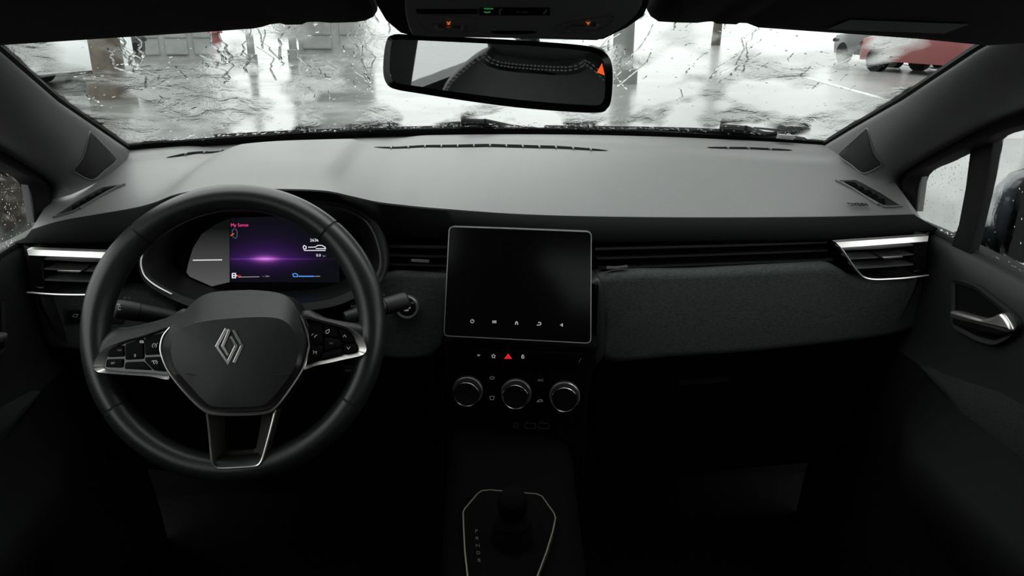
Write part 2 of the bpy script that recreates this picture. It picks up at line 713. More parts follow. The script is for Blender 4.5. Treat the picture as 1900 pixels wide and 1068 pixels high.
def pillar(s, name, label):
    root = empty(name, (s * .64, 1.2, 1.0))
    tag(root, label, kind='structure')
    ne = 28
    Er = [E_rail(lerp(-.02, 1, i / (ne - 1))) + V((-.004, -.006, -.002)) for i in range(ne)]
    base = [PX(1660, 352, .668), PX(1668, 325, .675), PX(1720, 290, .675), PX(1800, 247, .667), PX(1900, 206, .652), V((.61, .62, 1.235)), V((.575, .45, 1.275))]
    Sr = [V(p) for p in cr(base, 8)]
    Sr = [Sr[int(round(i * (len(Sr) - 1) / (ne - 1)))] for i in range(ne)]
    rows = []
    for e, q in zip(Er, Sr):
        r = []
        for k in range(15):
            f = (k / 14) ** 1.6
            p = e.lerp(q, f)
            bulge = math.sin(math.pi * f) ** .62 * .046
            p = p + V((-.55, -.75, .05)).normalized() * bulge
            r.append(p)
        # return edge into the glass and the door
        r = [e + V((.03, .035, 0))] + r + [q + V((.05, .02, -.01))]
        rows.append(r)
    mb = MB(s)
    mb.grid(rows)
    panel = mb.build('pillar_panel', M['trim'], root)
    # tweeter grille following the curve of the pillar foot
    nr, nc = len(rows), len(rows[0])
    bvh = BVHTree.FromPolygons([tuple(p) for r in rows for p in r], [(a * nc + b, a * nc + b + 1, (a + 1) * nc + b + 1, (a + 1) * nc + b) for a in range(nr - 1) for b in range(nc - 1)])

    def on(p, lift):
        h = bvh.ray_cast(C, ray(*p).normalized())
        if h[0] is None:
            return None
        n = h[1] if h[1].dot(C - h[0]) > 0 else -h[1]
        return h[0] + n * lift
    quad = cr([(1603, 321), (1580, 305), (1559, 290), (1561, 281), (1583, 261), (1604, 242), (1610, 239), (1614, 252), (1622, 282), (1636, 302), (1630, 309)], 4, True)
    cx_, cy_ = 1598, 284
    rim = [q for q in (on(p, .0006) for p in quad) if q is not None]
    mb = MB(s)
    mb.tube(rim, .0011, 6, closed=True)
    mb.build('speaker_rim', M['greyplastic'], root)
    mb = MB(s)
    rws = []
    for k in (1., .97, .7, .4, .1):
        r = [on((cx_ + (x - cx_) * k, cy_ + (y - cy_) * k), .0004 if k == 1 else .0012) for x, y in quad]
        if all(q is not None for q in r):
            rws.append(r)
    ids = mb.grid(rws, closed_u=True)
    mb.face(ids[-1])
    mb.build('speaker_grille', M['plastic'], root)
    return root, rows


pillar(1, 'trim_2', 'black windscreen pillar on the passenger side with a small speaker grille')
pillar(-1, 'trim_1', 'black windscreen pillar on the driver side with a small speaker grille')

# ------------------------------------------------------------------ roof lining, floor, rear shell
mb = MB()
rows = []
for j in range(19):
    y = lerp(.80, -1.45, j / 18)
    r = []
    for i in range(21):
        x = lerp(-.62, .62, i / 20)
        z = 1.345 - .05 * (abs(x) / .62) ** 3 + .03 * sstep(.8, 0, y) - .10 * sstep(-.9, -1.45, y)
        r.append(V((x, y, z)))
    rows.append(r)
rows2 = [[p + V((0, 0, .03)) for p in r] for r in rows]
mb.grid(rows)
mb.grid(rows2)
o = mb.build('ceiling', M['headlining'])
tag(o, 'black roof lining of the car', kind='structure')
mb = MB()
mb.wbox(-.78, .78, -1.45, 1.5, .20, .26)
o = mb.build('floor', M['carpet'])
tag(o, 'black carpeted car floor', kind='structure')
mb = MB()
mb.wbox(-.78, .78, 1.42, 1.50, .20, .94)
o = mb.build('wall_front', M['carpet'])
tag(o, 'black bulkhead behind the dashboard', kind='structure')
for s, nm, lb in ((-1, 'wall_left', 'rear body side on the driver side'), (1, 'wall_right', 'rear body side on the passenger side')):
    root = empty(nm, (s * .7, -.7, .3))
    tag(root, lb, kind='structure')
    mb = MB(s)
    mb.wbox(.70, .76, -1.45, -.12, .20, .95)
    mb.build('panel', M['plastic'], root)
    mb = MB(s)
    mb.grid([[V((.70, .06, .93)), V((.60, .06, 1.29)), V((.63, .06, 1.32)), V((.74, .06, .93))], [V((.70, -.12, .93)), V((.60, -.12, 1.29)), V((.63, -.12, 1.32)), V((.74, -.12, .93))]], closed_u=True)
    mb.build('middle_pillar', M['trim'], root)
    mb = MB(s)
    mb.grid([[V((.70, -1.0, .93)), V((.60, -.92, 1.26)), V((.63, -.92, 1.30)), V((.74, -1.0, .93))], [V((.70, -1.46, .93)), V((.58, -1.46, 1.22)), V((.63, -1.46, 1.27)), V((.74, -1.46, .93))]], closed_u=True)
    mb.build('rear_pillar', M['trim'], root)
    mb = MB(s)
    mb.grid([[V((.63, y, 1.24)), V((.585, y, 1.33)), V((.66, y, 1.34)), V((.67, y, 1.25))] for y in (-.1, -.5, -1.0, -1.46)], closed_u=True)
    mb.build('roof_rail', M['trim'], root)
    mb = MB(s)
    mb.grid([[V((.715, -.05, .93)), V((.655, -.05, 1.27))], [V((.715, -1.05, .93)), V((.655, -1.05, 1.27))]])
    mb.build('pane', M['rearglass'], root)
root = empty('wall_back', (0, -1.45, .3))
tag(root, 'tailgate at the back of the cabin', kind='structure')
mb = MB(); mb.wbox(-.74, .74, -1.52, -1.45, .2, .98); mb.build('panel', M['plastic'], root)
mb = MB(); mb.wbox(-.66, .66, -1.52, -1.43, 1.22, 1.33); mb.build('header', M['trim'], root)
mb = MB(); mb.grid([[V((-.66, -1.5, .96)), V((.66, -1.5, .96))], [V((-.6, -1.46, 1.24)), V((.6, -1.46, 1.24))]]); mb.build('pane', M['rearglass'], root)

# ------------------------------------------------------------------ front doors
def door(s, name, label):
    root = empty(name, (s * .7, .5, .3))
    tag(root, label, kind='structure')
    # inner panel: rows by height, columns along the car
    ys = [1.28, 1.18, 1.08, 1.0, .94, .88, .80, .70, .55, .35, .1, -.12]

    def prof(y):
        arm = sstep(1.06, .86, y)      # arm rest grows towards the seat
        belt = lerp(.937, .925, sstep(1.1, .7, y)) - .010 * sstep(.9, .6, y)
        return [(.745, belt - .03), (.728, belt - .001), (.700, belt), (.688, belt - .010), (.684, belt - .05), (.682, .80), (.680, .755),
                (.672, .735), (lerp(.672, .655, arm), .71), (lerp(.670, .600, arm), .665), (lerp(.668, .588, arm), .650), (lerp(.668, .590, arm), .60), (lerp(.67, .64, arm), .53), (.672, .45), (.66, .34), (.655, .25)]
    mb = MB(s)
    mb.grid([[V((x, y, z)) for x, z in prof(y)[:8]] for y in ys])
    mb.build('door_panel', M['plastic'], root, smooth=60)
    mb = MB(s)
    mb.grid([[V((x, y, z)) for x, z in prof(y)[7:]] for y in ys])
    mb.build('arm_rest', M['soft'], root, smooth=60)
    # fabric insert above the arm rest
    mb = MB(s)
    rows = []
    for k in range(12):
        y = lerp(1.0, .2, k / 11)
        top = lerp(.742, .780, sstep(1.0, .80, y))
        bot = lerp(.740, .690, sstep(1.0, .80, y))
        rows.append([V((lerp(.679, .664, f) - .006 * math.sin(math.pi * f) * 1.5, y, lerp(top, bot, f))) for f in (0, .15, .5, .85, 1)])
    mb.grid(rows)
    o = mb.build('fabric_insert', M['doorcloth'], root)
    # handle recess, bezel and lever
    pl = Pl(PX(1830, 585, .680), u=(0, -1, 0), v=(0, 0, 1))
    rim = rounded(pl.pxs([(1772, 516), (1815, 529), (1885, 583), (1897, 603), (1884, 624), (1852, 641), (1818, 632), (1772, 606)]), .012, 4)
    rin = inset(rim, .006)
    mb = MB(s)
    mb.ring(pl, rim, rin, -.006, .006, -.03, .004)
    mb.build('handle_bezel', M['plastic'], root)
    mb = MB(s)
    mb.prism(pl, rin, -.006, .0012)
    mb.build('handle_recess', M['gloss'], root)
    lev = pl.pxs([(1768, 575), (1800, 584), (1828, 592), (1848, 587), (1862, 579), (1870, 586), (1879, 600), (1884, 613), (1872, 617), (1850, 611), (1820, 603), (1790, 596), (1768, 590)], .006)
    mb = MB(s)
    mb.prism(pl, rounded(lev, .004, 3), .001, .012, .005, 3)
    o = mb.build('door_handle', M['silver'], root, smooth=60)
    tag(o, 'satin silver lever')
    low = pl.pxs([(1768, 588), (1790, 595), (1850, 611), (1884, 614), (1868, 622), (1850, 624), (1818, 618), (1768, 601)], .006)
    mb = MB(s)
    mb.prism(pl, low, .001, .008, .003, 2)
    mb.build('handle_grip', M['gloss'], root)
    # window frame above the belt: front corner, quarter bar, upper rail
    plw = Pl((.695, 1.0, 1.0), u=(0, -1, 0), v=(0, 0, 1))
    qw = [(1702, 389), (1713, 327), (1760, 301), (1804, 280), (1795, 348), (1782, 417), (1770, 450), (1734, 428)]
    SR = [V(p) for p in cr([PX(1650, 372, .69), PX(1665, 325, .682), PX(1720, 290, .680), PX(1804, 246, .672), PX(1846, 228, .665), PX(1900, 206, .655), V((.625, .62, 1.235)), V((.60, .35, 1.285)), V((.60, -.12, 1.30))], 4)]
    DR = [V(p) for p in cr([PX(1702, 392, .695), PX(1713, 327, .695), PX(1760, 301, .693), PX(1804, 280, .69), PX(1846, 262, .685), PX(1900, 241, .675), V((.645, .60, 1.205)), V((.632, .35, 1.235)), V((.632, -.12, 1.25))], 4)]
    mb = MB(s)
    mb.grid([[a + V((.035, .01, .0)), a, a.lerp(b, .5) + V((-.012, -.012, -.004)), b + V((-.004, 0, 0)), b + V((.010, 0, .002))] for a, b in zip(SR, DR)], closed_u=True)
    mb.build('window_frame', M['rubber'], root)
    bar = plw.pxs([(1804, 278), (1848, 258), (1836, 330), (1820, 400), (1803, 470), (1768, 456), (1782, 417), (1795, 348)])
    mb = MB(s)
    mb.prism(plw, bar, -.010, .004, .003)
    mb.build('quarter_pillar', M['rubber'], root)
    fr = plw.pxs([(1690, 392), (1702, 330), (1713, 325), (1704, 392)])
    mb = MB(s)
    mb.prism(plw, fr, -.008, .002, .001)
    mb.build('quarter_seal', M['trim'], root)
    # water-beaded weather strip along the belt
    mb = MB(s)
    bl = [PX(1730, 427, .699), PX(1768, 448, .699), PX(1803, 466, .70), PX(1850, 490, .702), PX(1900, 517, .704)]
    bl += [V((.706, .6, .917)), V((.706, 0, .912))]
    mb.tube(bl, .0045, 6)
    mb.build('weather_strip', M['rubber'], root)
    # glass
    mb = MB(s)
    mb.prism(Pl((.706, 1.0, 1.0), u=(0, -1, 0), v=(0, 0, 1)), plw.pxs([(1690, 400), (1708, 320), (1808, 274), (1790, 400), (1766, 456), (1730, 432)]), -.002, -.0015, back=False)
    mb.build('quarter_pane', M['sideglass'], root)
    mb = MB(s)
    mb.grid([[V((.712, .995, .93)), V((.712, -.12, .905))], [V((.690, .97, 1.10)), V((.640, -.12, 1.27))]])
    mb.build('side_pane', M['sideglass'], root)
    # raindrops on both panes
    mb = MB(s)
    for k in range(330):
        q = k % 3
        if q < 2:
            px, py = rnd.uniform(1700, 1805), rnd.uniform(280, 450)
            if px < 1702 + (390 - py) * .17 or py < 327 - (px - 1713) * .52 or py > 428 + (px - 1734) * .6: continue
            p = PX(px, py, .711)
        else:
            p = V((.716 - .02 * rnd.random(), rnd.uniform(.6, .98), rnd.uniform(.93, 1.12)))
            p.x = .714 - (p.z - .93) * .13
        a = rnd.choice((.0005, .0007, .0010))
        mb.dome(p, (1, 0, .1), a * rnd.uniform(.7, 1.1), a * rnd.uniform(1, 1.9), a * .6, 6, axis=(0, 1, 0))
    for k in range(90):
        f = rnd.random()
        p = bl[0].lerp(bl[4], f) + V((.006, 0, rnd.uniform(0, .006)))
        a = rnd.choice((.0011, .0018, .0026))
        mb.dome(p, (.6, 0, .8), a * rnd.uniform(1, 2), a, a * .7, 6, axis=(0, 1, 0))
    o = mb.build('raindrops', M['water'], root, smooth=180)
    o['kind'] = 'stuff'
    return root


d2 = door(1, 'door_2', 'black front passenger door with silver inside handle')
d1 = door(-1, 'door_1', 'black front driver door with a round mirror control on the arm rest')
# mirror / window controls on the arm rests
pa = Pl((-.62, .86, .676), u=(1, 0, 0), v=(0, 1, 0))
mb = MB(); mb.lathe(pa, *pa.px((22, 806)), [(.018, -.006), (.018, .003), (.0165, .0045), (.012, .0045)], 28)
mb.build('mirror_control', M['plastic'], d1)
mb = MB(); a, b = pa.px((22, 806)); mb.tube([pa.w(a + .0165 * math.cos(k * math.pi / 12), b + .0165 * math.sin(k * math.pi / 12), .0045) for k in range(24)], .0005, 5, closed=True)
mb.build('control_ring', M['dimprint'], d1)
icon(pa, [[(8, 830), (14, 834)], [(28, 833), (34, 837)], [(14, 806), (17, 806)], [(26, 802), (29, 802)], [(20, 812), (23, 812)]], M['dimprint'], d1, c=.005, w=2)

# ================================================================== DASHBOARD
dash = empty('dashboard', (0, 1.1, .62))
tag(dash, 'wide grained black dashboard under the windscreen', 'dashboard')
B_px = [(45, 430, 1.100), (105, 411, 1.098), (180, 397, 1.088), (250, 385, 1.072), (290, 374, 1.052), (330, 359, 1.035), (400, 350, 1.027), (510, 350, 1.027), (600, 353, 1.032), (650, 363, 1.046),
        (700, 374, 1.063), (750, 380, 1.078), (800, 385, 1.088), (950, 396, 1.100), (1100, 401, 1.105), (1300, 403, 1.105), (1500, 402, 1.102), (1600, 400, 1.100), (1705, 397, 1.096)]
T_px = [(26, 455, 1.082), (120, 453, 1.080), (200, 449, 1.078), (255, 428, 1.056), (287, 404, 1.050), (330, 381, 1.044), (400, 369, 1.040), (510, 367, 1.040), (590, 370, 1.042), (640, 380, 1.046),
        (682, 399, 1.054), (707, 428, 1.080), (724, 441, 1.088), (800, 443, 1.090), (950, 447, 1.090), (1100, 451, 1.090), (1300, 449, 1.090), (1550, 445, 1.086), (1690, 434, 1.082), (1738, 427, 1.080)]
Bp = cr([PY(*p) for p in B_px], 5)
Tp = cr([PY(*p) for p in T_px], 5)


def resample(P, n):
    P = [V(p) for p in P]
    d = [0]
    for a, b in zip(P, P[1:]):
        d.append(d[-1] + abs(b.x - a.x) + 1e-6)
    out = []
    for k in range(n):
        t = d[-1] * k / (n - 1)
        i = 0
        while i < len(d) - 2 and d[i + 1] < t:
            i += 1
        f = (t - d[i]) / (d[i + 1] - d[i])
        out.append(P[i].lerp(P[i + 1], f))
    return out


NC = 121
B = resample(Bp, NC)
T = resample(Tp, NC)
B[0].x, B[-1].x = -.668, .668


def rear(x):
    k = min(abs(x) / .64, 1.1)
    return V((x, lerp(1.60, 1.385, k ** 2.2), lerp(1.0145, 1.021, k ** 2)))


rows = []
NR = 34
for j in range(NR + 1):
    t = j / NR
    r = []
    for i in range(NC):
        b = B[i]
        xs = b.x / .668
        q = rear(xs * .640)
        p = q.lerp(b, t)
        hb = sstep(-.58, -.47, p.x) * (1 - sstep(-.22, -.10, p.x))
        p.z = lerp(q.z, b.z, lerp(t ** lerp(1.6, 2.7, sstep(-.15, .25, p.x)), t, hb))
        # crown and the soft step across the passenger side
        p.z += .010 * math.sin(math.pi * t) * (1 - .4 * abs(xs))
        p.x += .012 * math.sin(math.pi * t) * xs ** 3
        hood = sstep(-.50, -.44, p.x) * (1 - sstep(-.255, -.225, p.x))
        p.z += hood * (.012 * sstep(.16, .30, t) * (1 - sstep(.75, 1, t)))
        tk = lerp(.16, .46, sstep(-.15, .62, p.x))
        p.z += .007 * (1 - sstep(tk, tk + .10, t)) * sstep(.03, .10, t) * sstep(-.21, -.12, p.x)
        p.z += .006 * (1 - sstep(.2, .3, t)) * sstep(.03, .10, t) * (1 - sstep(-.56, -.50, p.x))
        r.append(p)
    rows.append(r)
mb = MB()
side0 = [[r[0] + V((-.035, 0, -.03)) for r in rows], [r[0] for r in rows]]
mb.grid([[r[0] + V((-.03, .0, -.03))] + r + [r[-1] + V((.03, .0, -.03))] for r in rows])
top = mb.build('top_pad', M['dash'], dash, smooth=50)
dash_rows = rows


_vs = [p for r in dash_rows for p in r]
_fs = [(a * NC + b, a * NC + b + 1, (a + 1) * NC + b + 1, (a + 1) * NC + b) for a in range(NR) for b in range(NC - 1)]
dash_bvh = BVHTree.FromPolygons([tuple(v) for v in _vs], _fs)


def on_dash(px, py):
    """point of the top pad under a pixel"""
    hit = dash_bvh.ray_cast(C, ray(px, py).normalized())
    return hit[0] if hit[0] is not None else PY(px, py, 1.2)


def drop_dash(p):
    hit = dash_bvh.ray_cast(V((p.x, p.y, 2)), V((0, 0, -1)))
    return hit[0] if hit[0] is not None else p


# front lip rolling over to the fascia
mb = MB()
lr = []
for b, t in zip(B, T):
    a1 = b + V((0, -.004, -.0015))
    a2 = b.lerp(t, .45) + V((0, -.006, .0))
    a3 = t + V((0, -.002, .004))
    lr.append([b, a1, a2, a3, t, t + V((0, .012, -.003)), t + V((0, .05, 0))])
for k, (sx_, i_) in enumerate(((-1, 0), (1, -1))):
    pass
mb.grid([list(c_) for c_ in zip(*lr)])
for i_, sx_ in ((0, -1), (-1, 1)):
    e = lr[i_]
    mb.grid([[p for p in e], [p + V((sx_ * .012, .02, -.006)) for p in e], [p + V((sx_ * .016, .08, -.012)) for p in e]])
mb.build('front_lip', M['soft'], dash, smooth=60)

# carrier behind the fascia parts
mb = MB()
mb.grid([[V((p.x * 1.0, 1.135, p.z + .004)) for p in T], [V((p.x, 1.14, .85)) for p in T], [V((p.x, 1.14, .72)) for p in T], [V((p.x, 1.22, .64)) for p in T], [V((p.x, 1.44, .60)) for p in T]])
mb.build('fascia_carrier', M['deep'], dash, smooth=30)
# end caps
for s in (-1, 1):
    mb = MB(s)
    cap = [(.672, 1.066, .938), (.672, 1.060, .90), (.665, 1.055, .85), (.655, 1.06, .80), (.645, 1.08, .76)]
    mb.grid([[V(c) for c in cap], [V(c) + V((.014, .012, 0)) for c in cap], [V(c) + V((.016, .10, 0)) for c in cap]])
    mb.grid([[V(c) for c in cap], [V((c[0] - .03, c[1] + .05, c[2])) for c in cap]])
    mb.build('end_cap', M['plastic'], dash)

# fabric panels: passenger side, driver side, strip beside the screen
plF = Pl(PY(1420, 580, 1.075), tilt=2)
fab = [(1112, 514), (1300, 503), (1500, 492), (1540, 491), (1562, 500), (1592, 518), (1625, 524), (1690, 520), (1724, 516), (1724, 560), (1718, 594), (1704, 612), (1680, 620), (1600, 634), (1400, 656), (1250, 666), (1122, 671), (1116, 600)]
mb = MB()
mb.prism(plF, plF.pxs(cr(fab, 4, True), .012), -.03, .012, .014, 5)
tag(mb.build('fabric_panel', M['fabric'], dash, smooth=70), 'grey woven fabric panel')
mb = MB()
lf = [(52, 546), (120, 542), (190, 538), (250, 540), (300, 560), (330, 580), (330, 620), (300, 650), (200, 655), (110, 650), (82, 640), (66, 610), (58, 580)]
mb.prism(plF, plF.pxs(cr(lf, 4, True), .006), -.03, .006, .010, 4)
tag(mb.build('fabric_panel', M['fabric'], dash, smooth=70), 'grey woven fabric panel')
mb = MB()
lf = [(690, 516), (735, 506), (790, 508), (828, 512), (830, 560), (826, 640), (800, 664), (740, 668), (680, 660), (640, 640), (640, 560)]
mb.prism(plF, plF.pxs(lf, .004), -.03, .004, .008, 4)
tag(mb.build('fabric_panel', M['fabric'], dash, smooth=70), 'grey woven fabric panel')
# lower knee panel and glove box below the fabric
mb = MB()
kn = [(1112, 672), (1400, 660), (1600, 640), (1690, 625), (1680, 760), (1640, 850), (1300, 880), (1105, 880)]
plG = Pl(PY(1400, 720, 1.13), tilt=-10)
mb.prism(plG, plG.pxs(kn), -.03, .0, .01, 3)
gb = mb.build('glove_box', M['deep'], dash)
mb = MB(); mb.ribbon(plG, plG.pxs([(1258, 708), (1300, 705), (1350, 701)]), .006, -.002, .006)
mb.build('glove_box_handle', M['plastic'], gb)
mb = MB()
kn = [(60, 660), (200, 662), (640, 668), (800, 670), (820, 880), (500, 900), (150, 860)]
mb.prism(plG, plG.pxs(kn), -.03, .0, .01, 3)
mb.build('knee_panel', M['deep'], dash)

# long dark vent slots with slats, either side of the screen
plV = Pl(PY(1320, 475, 1.085))
def slot(px_pts, nm='vent_strip'):
    pass


def vent_slats(parent, lines, thick=.0022, depth=.03):
    for ln in lines:
        p = plV.pxs(ln)
        mb = MB()
        mb.ribbon(plV, p, thick, -depth, .0)
        mb.build('slat', M['plastic'], parent, smooth=0)


cv = MB()
cv.prism(plV, plV.pxs([(1100, 452), (1552, 447), (1600, 520), (1540, 490), (1104, 513)]), -.035, -.030)
cvo = cv.build('centre_vent', M['deep'], dash)
vent_slats(cvo, [[(1105, 463), (1300, 458), (1535, 450)], [(1108, 480), (1300, 474), (1536, 465)], [(1112, 498), (1300, 491), (1546, 482)]])
cv2 = MB()
cv2.prism(plV, plV.pxs([(722, 442), (835, 444), (832, 508), (726, 506)]), -.035, -.030)
cv2o = cv2.build('centre_vent', M['deep'], dash)
vent_slats(cv2o, [[(722, 458), (832, 460)], [(722, 474), (832, 477)], [(722, 491), (832, 494)]])


def vent_tab(parent, ln, wpx=.004):
    mb = MB()
    p = plV.pxs(ln, .012)
    mb.ribbon(plV, p, wpx, .006, .012)
    o = mb.build('vent_tab', M['silver'], parent)
    return o


vent_tab(cvo, [(1126, 497), (1145, 497.5), (1165, 495)], .0028)
vent_tab(cv2o, [(763, 483.5), (780, 484.5), (796, 485.5)], .0028)

# outer vents: recess, silver frame, slats and tab
plS = Pl(PX(1640, 478, .60))
def side_vent(s):
    O = plS
    outl = O.pxs([(1553, 449), (1723, 437), (1723, 512), (1680, 516), (1622, 518), (1600, 508), (1578, 484)])
    mb = MB(s)
    mb.prism(O, outl, -.05, -.040)
    root = mb.build('air_vent', M['deep'], dash)
    mb = MB(s)
    tp = O.pxs([(1551, 449.5), (1600, 446), (1660, 442), (1723, 437.5)])
    bt = O.pxs([(1558, 457.5), (1603, 454.5), (1660, 450), (1718, 446)])
    mb.grid([[O.w(a, b, .0) for a, b in tp], [O.w(a, b, .0045) for a, b in bt], [O.w(a, b, -.008) for a, b in bt], [O.w(a, b, -.012) for a, b in tp]], closed_v=True)
    tag(mb.build('vent_trim', M['silver'], root), 'silver trim')
    mb = MB(s)
    tr = cr([(1556, 455), (1567, 470), (1582, 492), (1594, 507), (1603, 514), (1618, 517.5), (1640, 517.5), (1680, 515), (1722, 510)], 4)
    mb.tube([O.w(a, b, .001) for a, b in O.pxs(tr)], .0017, 6)
    tag(mb.build('vent_trim', M['silver'], root), 'silver trim')
    for ln in ([(1566, 463), (1632, 460), (1700, 454)], [(1577, 480), (1632, 477), (1700, 471)], [(1590, 497.5), (1632, 495), (1700, 490)]):
        mb = MB(s)
        mb.ribbon(O, O.pxs(ln, -.008), .0022, -.036, -.008)
        mb.build('slat', M['trim'], root, smooth=0)
    mb = MB(s)
    mb.prism(O, O.pxs([(1636, 476), (1674, 473.5), (1674, 477), (1640, 480)]), -.03, .002, .0008)
    tag(mb.build('vent_tab', M['silver'], root), 'silver tab')
    mb = MB(s)
    mb.prism(O, O.pxs([(1700, 447), (1724, 444), (1724, 509), (1700, 511)]), -.04, -.006, .002)
    mb.build('vent_side', M['gloss'], root)


side_vent(1)
side_vent(-1)

# defroster slots along the windscreen
def def_slot(px_pts, ndiv, wid=.028, name='defroster_vent'):
    pts = []
    for p in px_pts:
        q = PZ(*p, 1.018)
        q.z = drop_dash(q).z
        q = PZ(*p, q.z)
        pts.append(q)
    P = [drop_dash(q) for q in resample(pts, 30)]
    mb = MB()
    n = len(P)
    rws = []
    for i, p in enumerate(P):
        w = wid * max(.12, math.sin(math.pi * min(max(i / (n - 1), .0), 1)) ** .35)
        rws.append([drop_dash(p + V((0, w * f_, 0))) + V((0, 0, .0009)) for f_ in (-.5, 0, .5)])
    mb.grid(rws)
    o = mb.build(name, M['deep'], dash)
    for k in range(1, ndiv + 1):
        i = k * (n - 1) / (ndiv + 1)
        p = P[int(i)].lerp(P[min(int(i) + 1, n - 1)], i - int(i))
        m2 = MB()
        m2.wbox(p.x - .0013, p.x + .0013, p.y - wid * .5, p.y + wid * .5, p.z - .004, p.z + .0028)
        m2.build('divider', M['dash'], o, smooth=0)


def_slot([(694, 273.5), (780, 271.5), (910, 270), (1040, 270), (1128, 271)], 13)
def_slot([(307, 283.5), (370, 281), (440, 277.5)], 3, .016)
def_slot([(1312, 272), (1390, 273.5), (1470, 277)], 3, .016)


# side demister vents on the corners
_dp = [on_dash(*p) for p in [(1556, 334.5), (1584, 335), (1670, 380), (1655, 380)]]
_n = (_dp[2] - _dp[0]).cross(_dp[1] - _dp[3]).normalized()
if _n.z < 0: _n = -_n
_u = (V((1, 0, 0)) - _n * _n.x).normalized()
plD = Pl((_dp[0] + _dp[2]) / 2, u=_u, v=_n.cross(_u))


def drape(mb):
    """lay a flat piece onto the curved pad, keeping its height"""
    out = []
    for x, y, z in mb.v:
        p = V((abs(x), y, z))
        c = (p - plD.O).dot(plD.n)
        h = dash_bvh.ray_cast(V((x, y, 2)), V((0, 0, -1)))
        out.append((x, y, h[0].z + c) if h[0] is not None else (x, y, z))
    mb.v = out
    return mb


def demister(s):
    pl = plD
    q = pl.pxs([(1556, 335), (1588, 334), (1600, 340), (1635, 360), (1670, 379.5), (1655, 381), (1640, 381), (1610, 366), (1582, 350)], .003)
    mb = MB(s)
    mb.prism(pl, q, -.003, .0020)
    root = drape(mb).build('side_demister', M['plastic'], dash, smooth=0)
    mb = MB(s)
    mb.ring(pl, inset(q, -.0025), q, -.003, .0035, -.003, .0030)
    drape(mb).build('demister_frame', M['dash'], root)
    for quad in ([(1567, 337), (1586, 338), (1592, 345), (1579, 345)], [(1580, 347), (1600, 347), (1604, 352), (1590, 352.5)], [(1593, 354), (1614, 353.5), (1618, 359), (1603, 360)],
                 [(1605, 362), (1626, 361), (1630, 366), (1614, 367)], [(1616, 369), (1641, 368.5), (1643, 378), (1630, 378)]):
        mb = MB(s)
        mb.prism(pl, pl.pxs(quad, .003), -.003, .0028)
        drape(mb).build('slot', M['deep'], root, smooth=0)
    mb = MB(s)
    mb.ribbon(pl, pl.pxs([(1560, 338), (1585, 353), (1628, 379)], .003), .0022, -.003, .0042)
    drape(mb).build('demister_blade', M['greyplastic'], root, smooth=0)


demister(1)
demister(-1)
pt = on_dash(1592, 379)
plA = Pl(pt, u=(1, 0, -.02), v=(0, 1, .08))
text(plA, 'AIRBAG', (1592, 378.5), 5.5, M['deep'], dash, c=.0025, squash=.42, flip=True)

# headlamp level control behind the steering wheel
plK = plF.off(.008)
mb = MB(); mb.prism(plK, rounded(plK.pxs([(116, 569), (160, 568), (232, 580), (228, 600), (120, 601)]), .004), -.01, .001, .001)
sw = mb.build('switch_panel', M['plastic'], dash)
mb = MB(); mb.prism(plK, rounded(plK.pxs([(124, 574), (165, 574), (165, 597), (128, 597)]), .003), -.01, .0035, .0015)
mb.build('switch', M['gloss'], sw)
icon(plK, [[(134, 586), (138, 583), (145, 583), (142, 588), (134, 587)]], M['dimprint'], sw, c=.0042)

# ================================================================== INSTRUMENT CLUSTER
clu = empty('instrument_cluster', (-.33, 1.06, .86))
tag(clu, 'lit digital instrument cluster behind the steering wheel', 'instrument cluster')
plB = Pl(PY(480, 450, 1.052), tilt=14)
outer = [(700, 528), (714, 506), (717, 472), (706, 428), (682, 400), (640, 381), (590, 371), (510, 367), (400, 369), (330, 381), (288, 405), (264, 446), (257, 488), (268, 522), (310, 550), (370, 572), (480, 580), (600, 572), (660, 552)]
inner = [(690, 514), (701, 498), (703, 472), (694, 436), (672, 408), (634, 392), (588, 384), (510, 380), (400, 382), (338, 393), (302, 414), (277, 450), (268, 488), (278, 514), (316, 539), (374, 560), (480, 567), (594, 559), (650, 540)]
oc, ic = cr(plB.pxs(outer), 5, True), cr(plB.pxs(inner), 5, True)
mb = MB()
mb.ring(plB, oc, ic, -.05, .0, -.05, -.004)
mb.build('bezel', M['plastic'], clu)
mb = MB()
cen = plB.px((480, 470))
deep_ring = [(lerp(cen[0], a, .86), lerp(cen[1], b, .80)) for a, b in ic]
mb.ring(plB, ic, deep_ring, -.05, -.004, -.055, -.042)
mb.build('inner_hood', mat('hood_lining', (.006, .006, .006), .38, spec=.35, bump=.02), clu)
mb = MB()
sl = cr([(268, 462), (263, 480), (263, 494), (270, 512), (290, 529), (320, 545)], 4)
mb.tube([plB.w(a, b, .001) for a, b in plB.pxs(sl)], .0016, 6)
mb.build('bezel_trim', M['silver'], clu)
mb = MB()
sl = cr([(600, 381), (640, 388), (672, 404), (692, 430), (704, 466), (706, 495), (700, 512)], 4)
mb.tube([plB.w(a, b, .001) for a, b in plB.pxs(sl)], .0013, 6)
mb.build('bezel_trim', M['smoked'], clu)
plC = plB.off(-.046)
mb = MB()
mb.prism(plC, [(lerp(cen[0], a, 1.02), lerp(cen[1], b, 1.02)) for a, b in deep_ring], -.006, .0)
mb.build('display_glass', M['deep'], clu)


